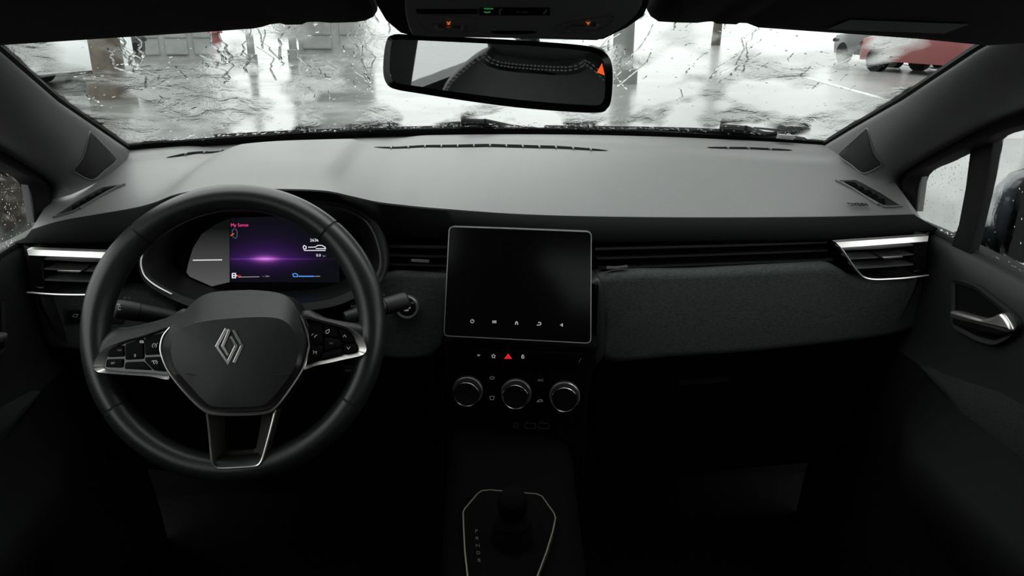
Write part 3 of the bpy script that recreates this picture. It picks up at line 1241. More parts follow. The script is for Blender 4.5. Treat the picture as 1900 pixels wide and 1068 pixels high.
def glow_mat(x0, z0, wx, wz):
    """the picture on the screen: a violet light on a dark horizon"""
    m = bpy.data.materials.new('violet_horizon_picture')
    m.use_nodes = True
    nt = m.node_tree
    nt.nodes.clear()
    L = nt.links.new

    def math_(op, a, b=None, c=None):
        n = nt.nodes.new('ShaderNodeMath')
        n.operation = op
        for i, q in enumerate((a, b, c)):
            if q is None: continue
            if isinstance(q, (int, float)): n.inputs[i].default_value = q
            else: L(q, n.inputs[i])
        return n.outputs[0]
    t = nt.nodes.new('ShaderNodeUVMap')
    s = nt.nodes.new('ShaderNodeSeparateXYZ')
    L(t.outputs[0], s.inputs[0])
    x = math_('DIVIDE', math_('SUBTRACT', s.outputs[0], x0), wx)
    z = math_('ABSOLUTE', math_('DIVIDE', math_('SUBTRACT', s.outputs[1], z0), wz))
    up_ = math_('GREATER_THAN', s.outputs[1], z0)
    zz = math_('MULTIPLY', z, math_('SUBTRACT', 1.6, math_('MULTIPLY', up_, .6)))
    r2 = math_('MULTIPLY', x, x)
    wide = math_('EXPONENT', math_('MULTIPLY', math_('ADD', math_('MULTIPLY', r2, .55), math_('MULTIPLY', zz, 1.3)), -1.6))
    core = math_('EXPONENT', math_('MULTIPLY', math_('ADD', math_('MULTIPLY', r2, 7), math_('MULTIPLY', z, 9)), -1.4))
    line = math_('EXPONENT', math_('MULTIPLY', math_('ADD', math_('MULTIPLY', r2, .45), math_('MULTIPLY', z, 40)), -1.5))

    def col_(fac, c):
        n = nt.nodes.new('ShaderNodeVectorMath')
        n.operation = 'SCALE'
        n.inputs[0].default_value = c
        L(fac, n.inputs['Scale'])
        return n.outputs[0]

    def add(a, b):
        n = nt.nodes.new('ShaderNodeVectorMath')
        n.operation = 'ADD'
        L(a, n.inputs[0]); L(b, n.inputs[1])
        return n.outputs[0]
    base = nt.nodes.new('ShaderNodeVectorMath')
    base.inputs[0].default_value = (.004, .0048, .0065)
    tot = add(add(add(col_(wide, (.060, .010, .15)), col_(core, (.75, .22, .75))), col_(line, (.16, .03, .30))), base.outputs[0])
    e = nt.nodes.new('ShaderNodeEmission')
    L(tot, e.inputs[0])
    o = nt.nodes.new('ShaderNodeOutputMaterial')
    L(e.outputs[0], o.inputs[0])
    return m


def screen_plate(pl, quad, name, m, parent, c):
    q = pl.pxs(quad, c)
    me = bpy.data.meshes.new(name)
    me.from_pydata([pl.w(a, b, c) for a, b in q], [], [tuple(range(len(q)))])
    uv = me.uv_layers.new()
    for l in me.loops:
        uv.data[l.index].uv = ((quad[l.vertex_index][0] - 427) / 200, (524 - quad[l.vertex_index][1]) / 140)
    me.materials.append(m)
    o = bpy.data.objects.new(name, me)
    col.objects.link(o)
    o.parent = parent
    o.matrix_parent_inverse = parent.matrix_world.inverted()
    return o


screen_plate(plC, [(427, 404), (600, 398), (628, 420), (630, 524), (427, 523)], 'display_picture', glow_mat((492 - 427) / 200, (524 - 480) / 140, .30, .26), clu, .0008)
# gauge field left of the display, its grey reflection painted as a glowing gradient
def grey_grad():
    m = bpy.data.materials.new('gauge_field_reflection')
    m.use_nodes = True
    nt = m.node_tree
    nt.nodes.clear()
    t = nt.nodes.new('ShaderNodeUVMap')
    s = nt.nodes.new('ShaderNodeSeparateXYZ')
    nt.links.new(t.outputs[0], s.inputs[0])
    r = nt.nodes.new('ShaderNodeValToRGB')
    r.color_ramp.elements[0].position = 0
    r.color_ramp.elements[0].color = (.085, .088, .085, 1)
    r.color_ramp.elements[1].position = .72
    r.color_ramp.elements[1].color = (.005, .0055, .0055, 1)
    nt.links.new(s.outputs[1], r.inputs[0])
    e = nt.nodes.new('ShaderNodeEmission')
    nt.links.new(r.outputs[0], e.inputs[0])
    o = nt.nodes.new('ShaderNodeOutputMaterial')
    nt.links.new(e.outputs[0], o.inputs[0])
    return m


screen_plate(plC, [(426, 405), (400, 416), (374, 434), (358, 460), (349, 490), (346, 505), (352, 513), (393, 531), (426, 523)], 'gauge_field', grey_grad(), clu, .0006)
icon(plC, [[(358, 482.5), (412, 481.8)]], M['white'], clu, 'gauge_needle', w=1.8, c=.0012)
text(plC, 'My Sense', (444.5, 417.5), 6, M['pink'], clu, c=.0015)
icon(plC, [[(433, 425), (438, 425), (440, 429), (440, 439), (437, 442), (433, 440), (431, 436), (431, 428), (433, 425)]], M['slate'], clu, 'car_symbol', w=1.6, c=.0015)
icon(plC, [[(428, 437), (434, 433)]], M['amber'], clu, 'warning_symbol', w=1.8, c=.0018)
text(plC, '2636', (583, 445.5), 5.5, M['white'], clu, c=.0015)
icon(plC, [[(564, 455), (562.5, 458), (564, 462), (568, 461), (568, 457), (564, 455)], [(564, 464.3), (604, 464.3)], [(572, 458.5), (586, 458)], [(586, 457), (590, 455), (597, 455), (603, 458), (604, 461), (586, 461)]], M['white'], clu, 'range_symbol', w=1.5, c=.0015)
text(plC, '0.0', (591, 473.5), 5, M['white'], clu, c=.0015)
text(plC, 'km', (601.5, 474.5), 3, M['litgrey'], clu, c=.0015)
icon(plC, [[(431, 507), (431, 515), (437, 515), (437, 507), (431, 507)], [(431, 511), (437, 511), (440, 511)]], M['white'], clu, 'fuel_symbol', w=1.7, c=.0015)
icon(plC, [[(441, 511.5), (447, 511.8)]], M['red'], clu, 'fuel_level', w=2.2, c=.0015)
icon(plC, [[(442, 513.8), (481, 513.2)]], M['litgrey'], clu, 'fuel_scale', w=1.2, c=.0014)
text(plC, '--- km', (493, 512), 3.6, M['litgrey'], clu, c=.0015)
icon(plC, [[(543, 508), (548, 507), (552, 509), (552, 513), (545, 513), (543, 508)]], M['blue'], clu, 'battery_symbol', w=1.4, c=.0015)
icon(plC, [[(554, 512.3), (583, 512.3)]], M['blue'], clu, 'battery_level', w=1.9, c=.0015)
icon(plC, [[(584, 512.3), (594, 512.3)]], M['litgrey'], clu, 'battery_scale', w=1.2, c=.0015)

# ================================================================== STEERING WHEEL
W = Pl((-.333, .860, .887), tilt=25)
wheel = empty('steering_wheel', W.O)
tag(wheel, 'black leather three-spoke steering wheel with silver trim and diamond emblem', 'steering wheel')
RC, TR = .1665, .0172
def rim_arc(a0, a1, n):
    mb = MB()
    rows = []
    for i in range(n + 1):
        a = math.radians(lerp(a0, a1, i / n))
        cx, cy = math.cos(a), math.sin(a)
        # thumb rests make the grips thicker near ten and two
        thick = 1 + .10 * math.exp(-((math.degrees(a) % 360 - 25) / 16) ** 2) + .10 * math.exp(-((math.degrees(a) % 360 - 155) / 16) ** 2)
        r = []
        for k in range(20):
            t = k * 2 * math.pi / 20
            rr = TR * thick
            r.append(W.w(cx * (RC + rr * .95 * math.cos(t)), cy * (RC + rr * .95 * math.cos(t)) * 1.0, rr * 1.05 * math.sin(t)))
        rows.append(r)
    mb.grid(rows, closed_u=True)
    return mb.build('rim_grip', M['rimleather'], wheel, smooth=60)


seams = [47, 133, 213, 327]
for a0, a1 in ((47.5, 132.5), (133.5, 212.5), (213.5, 326.5), (327.5, 406.5)):
    rim_arc(a0, a1, 48)
for a in seams:
    mb = MB()
    rows = []
    for d in (-.6, .6):
        q = math.radians(a + d)
        rows.append([W.w(math.cos(q) * (RC + TR * .90 * math.cos(k * math.pi / 10)), math.sin(q) * (RC + TR * .90 * math.cos(k * math.pi / 10)), TR * 1.0 * math.sin(k * math.pi / 10)) for k in range(20)])
    mb.grid(rows, closed_u=True)
    mb.build('rim_seam', M['seam'], wheel)

# hub with airbag cover
HUB = [(336, 583), (361, 558), (381, 546), (409, 540), (472, 538), (520, 544), (541, 558), (555, 580), (566, 610), (571, 637), (561, 680), (538, 718), (511, 752), (488, 762), (440, 765), (396, 764), (374, 754), (342, 723), (313, 687), (301, 658), (299, 636), (313, 608)]
FACE = [(346, 606), (364, 599), (384, 595), (410, 592), (472, 588), (514, 590), (534, 600), (545, 614), (552, 628), (556, 645), (546, 682), (525, 714), (501, 742), (482, 752), (440, 755), (400, 754), (382, 746), (355, 718), (328, 686), (318, 660), (318, 640), (330, 615)]
MIDF = [(lerp(a[0], b[0], .94), lerp(a[1], b[1], .94)) for a, b in zip(HUB, FACE)]
h0 = cr(W.pxs(HUB, .022), 5, True)
h1 = cr(W.pxs(MIDF, .0425), 5, True)
h2 = cr(W.pxs(FACE, .044), 5, True)
cc = W.px((438, 665), .044)
h3 = [(lerp(a, cc[0], .5), lerp(b, cc[1], .5)) for a, b in h2]
mb = MB()
ids = mb.grid([[W.w(a, b, -.03) for a, b in h0], [W.w(a, b, .022) for a, b in h0], [W.w(a, b, .0425) for a, b in h1], [W.w(a, b, .044) for a, b in h2], [W.w(a, b, .049) for a, b in h3]], closed_u=True)
mb.face(ids[-1])
mb.face(ids[0][::-1])
mb.build('airbag_cover', M['leather'], wheel, smooth=22)
# horizontal crease low on the cover
mb = MB()
mb.tube([W.w(*W.px(p, .0465), .0460) for p in [(345, 693), (390, 699), (440, 699), (500, 697), (540, 692)]], .0006, 5)
mb.build('cover_crease', M['seam'], wheel)
# steering column shroud behind the hub
mb = MB()
mb.lathe(W, 0, -.01, [(.060, -.02), (.066, -.06), (.068, -.14), (.06, -.2)], 28, cap1=False)
mb.build('column_shroud', M['plastic'], wheel)

# silver line around the hub
mb = MB()
ln = cr([(315, 607), (303, 622), (298, 640), (300, 658), (313, 688), (342, 725), (374, 756), (396, 766), (440, 768), (488, 765), (511, 754), (538, 720), (562, 682), (571, 650), (573, 637), (567, 610), (557, 585)], 5)
n_ = len(ln)
rad = [lerp(.0011, .0024, math.sin(math.pi * i / (n_ - 1)) ** 1.5) for i in range(n_)]
mb.tube([W.w(*W.px(p, .0245), .0240) for p in ln], rad, 7)
tag(mb.build('hub_trim', M['silver'], wheel), 'thin silver line')


def spoke(shape, frame, pad, thick_frame, nm):
    mb = MB()
    mb.prism(W, cr(W.pxs(shape, .014), 3, True), -.012, .0145, .010, 4)
    sp = mb.build('spoke', M['leather'], wheel, smooth=60)
    fr, pd = cr(W.pxs(frame, .022), 4, True), cr(W.pxs(pad, .018), 4, True)
    mb = MB()
    mb.ring(W, fr, pd, .004, .0225, .004, .0165)
    tag(mb.build('spoke_frame', M['silver'], wheel, smooth=30), 'silver frame around the buttons')
    mb = MB()
    mb.prism(W, pd, .002, .0160)
    mb.build('button_pad', M['gloss'], wheel)


def c5(L):   # wheel crop -> photograph pixels
    return [(140 + a / 3.16, 560 + b / 3.16) for a, b in L]


lshape = [(176, 640), (196, 616), (214, 607), (232, 606), (262, 600), (305, 588), (345, 572), (350, 640), (330, 700), (240, 693), (190, 688), (172, 672)]
lframe = [(317, 606), (290, 614), (266, 622), (240, 629), (216, 637), (197, 645), (182, 659), (174, 677), (177, 686), (188, 691), (235, 695), (280, 698), (314, 703), (306, 680), (299, 650), (303, 625)]
lpad = [(314, 612), (290, 619), (268, 626.5), (242, 633.5), (222, 641), (209, 648), (199, 660), (192, 677), (193.5, 682.5), (198, 685.5), (236, 689), (280, 691.5), (311, 694.5), (304, 678), (298.5, 650), (302, 628)]
rshape = [(560, 575), (600, 588), (640, 596), (668, 600), (690, 606), (700, 640), (684, 664), (640, 668), (600, 676), (562, 690), (545, 640)]
rframe = [(563, 587), (599, 594), (633, 603), (653, 611), (670, 624), (679.5, 644), (677, 655), (664, 661), (640, 666), (614, 672), (585, 678), (560, 686), (568, 665), (573, 642), (571, 615)]
rpad = [(566, 592), (599, 599), (630, 606.5), (646, 612.5), (656, 626), (663.5, 643), (663, 651.5), (657, 654), (638, 657.5), (613, 663.5), (586, 670), (563, 677), (570, 660), (573.5, 642), (572, 616)]
spoke(lshape, lframe, lpad, .003, 'left')
spoke(rshape, rframe, rpad, .003, 'right')

btn = {}
def button(nm, L, lift=.0190):
    p = W.pxs(L, lift)
    mb = MB()
    mb.prism(W, rounded(inset(p, .0004), .0025, 3), .012, lift, .0008, 2)
    btn[nm] = mb.build('button', M['soft'], wheel, smooth=30)


button('phone', c5([(1360, 110), (1452, 128), (1452, 243), (1374, 258)]))
button('menu', c5([(1458, 128), (1530, 142), (1545, 208), (1458, 198)]))
button('ok', c5([(1458, 206), (1540, 216), (1566, 240), (1556, 263), (1458, 282)]), .0204)
button('up', c5([(1536, 146), (1604, 166), (1640, 235), (1570, 240)]))
button('down', c5([(1574, 246), (1644, 241), (1655, 280), (1636, 294), (1580, 305)]))
button('voice', c5([(1374, 264), (1452, 249), (1452, 290), (1415, 340), (1352, 366)]))
button('lower', c5([(1462, 292), (1560, 268), (1570, 306), (1428, 338)]))
button('res', c5([(202, 275), (280, 248), (283, 322), (184, 326)]))
button('zero', c5([(288, 245), (398, 208), (398, 336), (289, 342)]))
button('cruise', c5([(404, 206), (545, 168), (508, 250), (504, 308), (404, 314)]))
button('set', c5([(180, 333), (280, 330), (274, 388), (172, 384)]))
button('plate', c5([(290, 350), (394, 346), (448, 402), (282, 394)]))
button('distance', c5([(404, 322), (504, 318), (536, 412), (458, 404), (404, 346)]))
Wb = W.off(.0193)
icon(Wb, [[(578, 622), (580, 619.5), (582, 620)], [(583, 626), (585, 623), (588, 621)]], M['print'], btn['phone'])
icon(Wb, [[(604, 616), (606, 612.5), (611, 611), (611, 615), (608, 618), (604, 617.5)]], M['print'], btn['menu'])
text(W.off(.0207), 'OK', (614.5, 636.5), 3.6, M['dimprint'], btn['ok'], c=.0002)
icon(Wb, [[(636.5, 625), (639.5, 621), (642.5, 625)]], M['print'], btn['up'], w=.9)
icon(Wb, [[(643.5, 643), (646.5, 647.5), (649.5, 643)]], M['print'], btn['down'], w=.9)
icon(Wb, [[(581, 650), (583, 653), (581, 656)], [(585, 651), (587, 656), (587.5, 651)]], M['print'], btn['voice'])
text(Wb, 'RES', (221.5, 649.5), 3.4, M['dimprint'], btn['res'], c=.0002)
text(Wb, 'SET', (209.5, 673.5), 3.4, M['print'], btn['set'], c=.0002)
text(Wb, '0', (250.5, 659.5), 6, M['print'], btn['zero'], c=.0002, squash=.8)
icon(Wb, [[(259.5, 634.5), (261, 632), (265, 632), (266, 635), (259.5, 635)]], M['print'], btn['zero'], w=1.8)
icon(Wb, [circ(286.5, 641, 4, 120, 420, 10), [(286, 642), (288.5, 639.5)], [(291, 637.5), (293, 636)]], M['print'], btn['cruise'], w=.9)
icon(Wb, [circ(288.5, 672, 3.6, 120, 420, 10), [(288, 673), (290, 670.5)], [(281, 670), (284.5, 668.5), (284.5, 671)]], M['print'], btn['distance'], w=1.1)

# lower spoke: open smoked bracket with a silver edge
bo = [(384, 767), (388, 800), (393, 852), (397, 863), (406, 868), (440, 867), (474, 864), (484, 856), (490, 840), (502, 796), (511, 760)]
bi = [(413, 772), (414, 800), (414.5, 826), (415, 832), (417, 835), (445, 835), (471, 834), (475, 830), (477, 822), (482, 796), (486, 768)]
o2, i2 = W.pxs(bo, .018), W.pxs(bi, -.006)
mb = MB()
mb.grid([[W.w(a, b, -.012) for a, b in o2], [W.w(a, b, .018) for a, b in o2], [W.w(a, b, -.006) for a, b in i2], [W.w(a, b, -.014) for a, b in i2]], closed_v=True)
mb.build('lower_bracket', M['smoked'], wheel, smooth=30)
mb = MB()
mb.tube([W.w(*W.px(p, .019), .019) for p in cr(bo, 3)], .0013, 6)
tag(mb.build('bracket_edge', M['silver'], wheel), 'thin silver edge')

# emblem: two interlaced open diamonds
def em(L):
    return [W.px((385 + a / 11.87, 595 + b / 11.87), .0485) for a, b in L]


embl = empty('emblem', W.w(*W.px((426, 642), .0485), .0485), wheel)
for L in ([(425, 165), (208, 560), (452, 918), (637, 545), (520, 340)], [(498, 185), (342, 560), (466, 762)], [(572, 195), (768, 545), (588, 925)]):
    mb = MB()
    mb.ribbon(W, em(L), .0034, .0455, .0500)
    mb.build('emblem_bar', M['chrome'], embl, smooth=0, bevel=.0004)

# ================================================================== STALKS AND START BUTTON
def stalk(name, label, p0, p1, y0, y1, marks):
    a, b = PY(*p0, y0), PY(*p1, y1)
    root = empty(name, a)
    tag(root, label, 'stalk', 'column stalks')
    mb = MB()
    d = (b - a)
    mb.tube([a, a + d * .3, a + d * .62], [.009, .011, .012], 14)
    mb.build('arm', M['plastic'], root)
    mb = MB()
    mb.tube([a + d * .63, a + d * .9, a + d * .97, b], [.0125, .0130, .0120, .008], 14)
    mb.build('twist_end', M['plastic'], root)
    return root


ls = stalk('light_stalk', 'black light stalk on the driver-door side of the steering column', (330, 590), (212, 572), .96, .93, 0)
plL = Pl(PY(235, 565, .912))
text(plL, 'ID ID', (236, 553), 4, M['dimprint'], ls, c=.001)
text(plL, 'OFF', (215, 558), 3, M['dimprint'], ls, c=.001)
icon(plL, [circ(222, 571.5, 3, 90, 270, 8), [(219, 569), (224, 569)], [(219, 574), (224, 574)], circ(209, 571, 2.5, -90, 90, 6), [(217, 564), (223, 564)], [(217, 566), (223, 566)]], M['print'], ls, c=.001)
rs = stalk('wiper_stalk', 'black wiper stalk pointing at the round start button', (640, 590), (757, 556), .95, .985, 0)
plR = Pl(PY(715, 560, .955))
icon(plR, [circ(714.5, 567, 2, 0, 360, 8), [(711, 548), (713, 546)], [(711, 555), (713, 554)], [(713, 560), (714, 558)]], M['dimprint'], rs, c=.001, w=.8)
text(plR, 'AUTO', (657, 568), 3, M['dimprint'], rs, c=.001)

plT = Pl(PY(756, 570, 1.068), yaw=6, tilt=6)
st = empty('start_button', plT.O)
tag(st, 'round black start-stop button with silver ring beside the steering column', 'button')
mb = MB()
a, b = plT.px((755, 569))
mb.lathe(plT, a, b, [(.0185, -.012), (.0185, .003), (.0175, .0045), (.0150, .0045), (.0142, .002)], 40, cap1=False)
mb.build('ring', M['silver'], st)
mb = MB()
mb.lathe(plT, a, b, [(.0145, -.01), (.0145, .002), (.012, .003)], 32)
mb.build('push_button', M['gloss'], st)
text(plT, 'START', (757, 571), 3, M['lit'], st, c=.0036, squash=.8)
text(plT, 'STOP', (754, 575.5), 3, M['lit'], st, c=.0036, squash=.8)
icon(plT, [[(756.5, 567), (758, 565), (758, 567)]], M['lit'], st, c=.0036)
mb = MB(); mb.prism(plF, rounded(plF.pxs([(634, 676), (664, 678), (664, 700), (634, 698)], -.01), .003), -.03, -.008, .002)
mode_sw = mb.build('mode_switch', M['plastic'], dash)
text(plF.off(-.0075), 'MODE', (648, 687), 3.5, M['dimprint'], mode_sw, c=.0003)

# ================================================================== CENTRE SCREEN
plQ = Pl(PY(962, 527, 1.022), yaw=10, tilt=12)
scr = empty('touchscreen', plQ.O - V((0, 0, .09)))
tag(scr, 'dark tablet-style touchscreen with silver edge in the middle of the dashboard', 'touchscreen')
so = rounded(plQ.pxs([(833, 419), (1098, 429), (1097, 637), (823, 623)]), .008, 6)
mb = MB()
mb.prism(plQ, so, -.020, -.001)
mb.build('housing', M['plastic'], scr)
mb = MB()
mb.ring(plQ, so, inset(so, .0013), -.006, .0012)
tag(mb.build('edge_trim', M['silver'], scr), 'thin silver edge')
mb = MB()
mb.prism(plQ, inset(so, .0013), -.006, .0008)
mb.build('screen_glass', M['screen'], scr)
qs = plQ.off(.0009)
icon(qs, [circ(876.3, 595.5, 3.2, -60, 240, 12), [(876.3, 591.5), (876.3, 595)]], M['lit'], scr, 'power_icon', w=.9)
icon(qs, [[(x, 594.3), (x, 599.2)] for x in (914.6, 917.3, 920)], M['lit'], scr, 'menu_icon', w=1.5)
icon(qs, [[(956.5, 602), (956.5, 598.5), (958.5, 596.5), (960.5, 598.5), (960.5, 602)]], M['lit'], scr, 'home_icon', w=1.7)
icon(qs, [circ(1001, 600.2, 2.6, -150, 120, 9), [(996, 603), (999, 602.5)]], M['lit'], scr, 'car_icon', w=1.5)
icon(qs, [[(1039.5, 602.5), (1041.5, 602.5)], [(1041.8, 603), (1043, 603)], [(1043.3, 599.5), (1043.3, 605.5)]], M['lit'], scr, 'volume_icon', w=2)

# ================================================================== CENTRE STACK: climate controls
plN = Pl(PY(957, 725, 1.020), yaw=10, tilt=4)
stack = empty('climate_panel', plN.O - V((0, 0, .1)))
tag(stack, 'black climate control panel with three ringed knobs under the touchscreen', 'control panel')
body = [(826, 634), (1100, 640), (1116, 510), (1121, 560), (1121, 655), (1098, 672), (1090, 720), (1086, 800), (1080, 880), (850, 876), (838, 800), (832, 720)]
mb = MB()
mb.prism(plN, plN.pxs([(822, 630), (1112, 642), (1100, 676), (1092, 740), (1086, 800), (1084, 890), (840, 886), (834, 800), (828, 720)]), -.06, .0, .006, 3)
mb.build('panel_body', M['deep'], stack)
plP = Pl(PY(1108, 590, 1.068), yaw=0)
mb = MB()
pod = [(1098, 515), (1110, 512), (1118, 530), (1121, 570), (1120, 640), (1112, 665), (1090, 672), (1090, 520)]
mb.prism(plP, cr(plP.pxs(pod), 3, True), -.03, .016, .01, 4)
mb.build('pod_side', M['plastic'], stack, smooth=60)
row_pl = plN.off(.004)
mb = MB()
mb.prism(row_pl, row_pl.pxs([(850, 646), (1084, 656), (1078, 676), (846, 667)]), -.012, .002, .002)
br = mb.build('button_row', M['deep'], stack)
rb = row_pl.off(.0022)
text(rb, 'EV', (888.5, 659), 3.2, M['litgrey'], br, c=.0004)
icon(rb, [[(915.5, 656), (916.8, 659), (919.5, 659.5), (917.3, 661.3), (918.3, 664), (915.7, 662.5), (913, 663.5), (914, 661), (912, 659), (914.5, 659), (915.5, 656)]], M['litgrey'], br, w=.7)
mb = MB(); mb.prism(rb, rb.pxs([(942.8, 655.5), (950, 665), (935.5, 665)]), -.001, .0006)
tri = mb.build('hazard_button', M['red'], br)
tag(tri, 'lit red hazard triangle')
icon(rb, [[(940.5, 662.8), (942.8, 659.8), (945.2, 662.8), (940.5, 662.8)]], M['darkred'], tri, 'hazard_outline', w=.7, c=.0011)
icon(rb, [[(968, 664), (968, 660.5), (972, 660.5), (972, 664), (968, 664)], [(969, 660), (969, 658.5), (971.5, 658)]], M['litgrey'], br, w=1.2)
icon(rb, [[(1074, 672), (1078, 664)]], M['dimprint'], br, w=1.2)


def knob(px):
    c0 = plN.px(px, .022)
    mb = MB()
    mb.lathe(plN, *c0, [(.0235, .0), (.0235, .006), (.0225, .0085), (.0205, .0085), (.0200, .017), (.0196, .0205)], 48, cap1=False)
    k = mb.build('knob', M['plastic'], stack, smooth=25)
    mb = MB()
    mb.lathe(plN, *c0, [(.0236, .004), (.0237, .0072), (.0226, .0088), (.0210, .0086)], 48, cap1=False)
    mb.build('knob_collar', M['silver'], k, smooth=60)
    mb = MB()
    mb.lathe(plN, *c0, [(.0203, .0175), (.0204, .0205), (.0196, .0217), (.0186, .0214)], 48, cap1=False)
    mb.build('knob_ring', M['chrome'], k, smooth=60)
    mb = MB()
    mb.lathe(plN, *c0, [(.0188, .018), (.0187, .0208), (.010, .0204)], 40)
    mb.build('knob_face', M['gloss'], k)


for p in ((865, 732), (956, 737), (1047, 742)):
    knob(p)
ns = plN.off(.0004)
icon(ns, [[(908.5, 700), (913, 698), (917.5, 700), (915.5, 703), (910.5, 703), (908.5, 700)]], M['litlow'], stack, w=1)
icon(ns, [[(909, 735), (917, 735), (916, 741), (910, 741), (909, 735)]], M['litlow'], stack, w=1)
text(ns, 'A/C', (1003, 705), 4.4, M['litlow'], stack, c=.0006)
icon(ns, [[(996, 745), (1000, 741.5), (1005, 741), (1007, 744), (996, 745)]], M['litlow'], stack, w=1.1)
M['faint'] = mat('faint_print', (.022, .022, .022), .6, bump=.02)
icon(ns, [circ(957.5, 788.5, 5, 0, 360, 12), [(955.5, 786), (955.5, 791)], [(959.5, 786), (959.5, 791)]], M['faint'], stack, 'socket_mark', w=1)
for x0 in (984, 1009):
    q = ns.pxs([(x0 - 10, 784), (x0 + 10, 784.5), (x0 + 10, 795), (x0 - 10, 794.5)])
    mb = MB(); mb.ring(ns, rounded(q, .002, 3), inset(rounded(q, .002, 3), .0008), -.004, .0008)
    u_ = mb.build('charging_port', M['faint'], stack)
    mb = MB(); mb.prism(ns, inset(q, .001), -.004, -.001); mb.build('port_socket', M['deep'], u_)
icon(ns, [[(977, 781), (983, 780)], [(1003, 782), (1009, 781)]], M['faint'], stack, 'port_symbol', w=1)

# ================================================================== CENTRE CONSOLE AND SELECTOR
con = empty('centre_console', (.01, .7, .26))
tag(con, 'black centre console between the seats running under the dashboard', 'console')
mb = MB()
sec = []
for y, z, hw, cx in ((1.10, .66, .098, .02), (1.0, .628, .098, .018), (.93, .606, .098, .014), (.80, .585, .097, .008), (.55, .565, .092, .0), (.30, .56, .09, .0), (-.3, .56, .09, .0)):
    sec.append([V((cx - hw - .008, y, .27)), V((cx - hw, y, z - .03)), V((cx - hw + .010, y, z - .006)), V((cx - hw + .03, y, z)), V((cx + hw - .03, y, z)), V((cx + hw - .010, y, z - .006)), V((cx + hw, y, z - .03)), V((cx + hw + .008, y, .27))])
mb.grid(sec)
mb.build('console_body', M['deep'], con, smooth=60)
gp = PZ(945, 985, .598)
plZ = Pl(gp, u=(1, 0, 0), v=V((0, 1, .16)))
ring_px = [(868, 1075), (862, 1020), (860, 980), (859, 950), (862, 943), (886, 915), (894, 909.5), (910, 908), (948, 911.5), (996, 915.5), (1006, 920), (1028, 951), (1031, 960), (1026, 985), (1014, 1024), (996, 1072), (980, 1110), (880, 1110)]
rp = plZ.pxs(ring_px, .004)
gs = empty('gear_selector', gp)
tag(gs, 'automatic gear selector in a silver-edged black surround on the console', 'gear selector')
mb = MB()
mb.prism(plZ, rp, -.012, .003, .001)
mb.build('surround_plate', M['deep'], gs)
mb = MB()
mb.ring(plZ, inset(rp, -.0007), inset(rp, .0012), -.01, .0042)
tag(mb.build('surround_edge', mat('dull_olive_metal', (.055, .052, .042), .45, metal=.6, bump=.02), gs), 'thin silver edge')
mb = MB()
a, b = plZ.px((950, 1000))
mb.tube([plZ.w(a, b, .0), plZ.w(a, b + .004, .03), plZ.w(a, b + .006, .035)], [.030, .024, .012], 16)
mb.build('lever_boot', M['deep'], gs)
mb = MB()
mb.tube([plZ.w(a, b + .006, .03), plZ.w(a, b + .008, .045), plZ.w(a, b + .006, .062), plZ.w(a, b + .002, .074), plZ.w(a, b, .078)], [.012, .019, .021, .016, .006], 16)
mb.build('lever_knob', M['deep'], gs)
for i, ch in enumerate('PRNDB'):
    text(plZ, ch, (884 + i * 1.2, 985 + i * 13.5), 6, M['faint'], gs, c=.0035)
icon(plZ, [[(914, 904.5), (920, 904)], [(935, 904.5), (940, 905)]], M['dimprint'], con, 'console_glint', c=.008) if False else None

# ================================================================== REAR-VIEW MIRROR
Mc = PY(925, 138, .74)
_m = PY(1000, 125, .73)
nn = ((V((-.375, -.165, 1.022)) - _m).normalized() - (_m - C).normalized()).normalized()
uu = V((nn.y * -1, nn.x, 0)).normalized()
if uu.x < 0: uu = -uu
vv = nn.cross(uu)
plM = Pl(Mc, u=uu, v=vv)
rvm = empty('rear_view_mirror', Mc)
tag(rvm, 'black rear-view mirror showing a seat and a bright window', 'mirror')
mo = [(719, 71), (728, 65), (738, 63), (760, 64), (900, 71), (1000, 77), (1082, 84), (1114, 92), (1129, 104), (1136, 123), (1137, 151), (1134, 186), (1127, 201), (1111, 209), (1050, 207), (956, 199), (861, 186.5), (782, 174), (735, 166), (718, 156), (711, 134), (713, 95)]
mi = [(728, 77), (733, 74), (740, 73), (762, 74), (900, 80.5), (1000, 86), (1080, 93.5), (1106, 100), (1117, 109), (1121.5, 122), (1123, 150), (1122, 178), (1117, 190), (1106, 195), (1050, 192.5), (956, 184.5), (863, 173), (785, 161.5), (742, 155), (730, 149), (724, 133), (725, 98)]
oo, ii = cr(plM.pxs(mo), 4, True), cr(plM.pxs(mi), 4, True)
mb = MB()
mb.ring(plM, oo, ii, -.012, .0, -.012, .0010)
mb.build('frame', M['gloss'], rvm)
mb = MB()
cm = plM.px((925, 138))
sh = [[plM.w(lerp(a, cm[0], k), lerp(b, cm[1], k), c) for a, b in oo] for k, c in ((0, 0), (.03, -.014), (.15, -.028), (.45, -.036))]
ids = mb.grid(sh, closed_u=True)
mb.face(ids[-1])
mb.build('housing', M['plastic'], rvm)
mb = MB()
mb.prism(plM, ii, -.010, .0002)
mb.build('mirror_glass', M['mirror'], rvm)
mb = MB()
mb.prism(plM, plM.pxs([(1117, 117), (1107.5, 134), (1122, 139.5)]), -.0005, .0009)  # small orange-red triangle laid on the mirror glass
tag(mb.build('mirror_triangle', M['amber'], rvm), 'small orange-red triangle')
mb = MB()
mb.tube([plM.w(.02, .02, -.03), plM.w(.02, .04, -.06), V((.01, .83, 1.30))], [.014, .012, .016], 12)
mb.build('mount', M['plastic'], rvm)

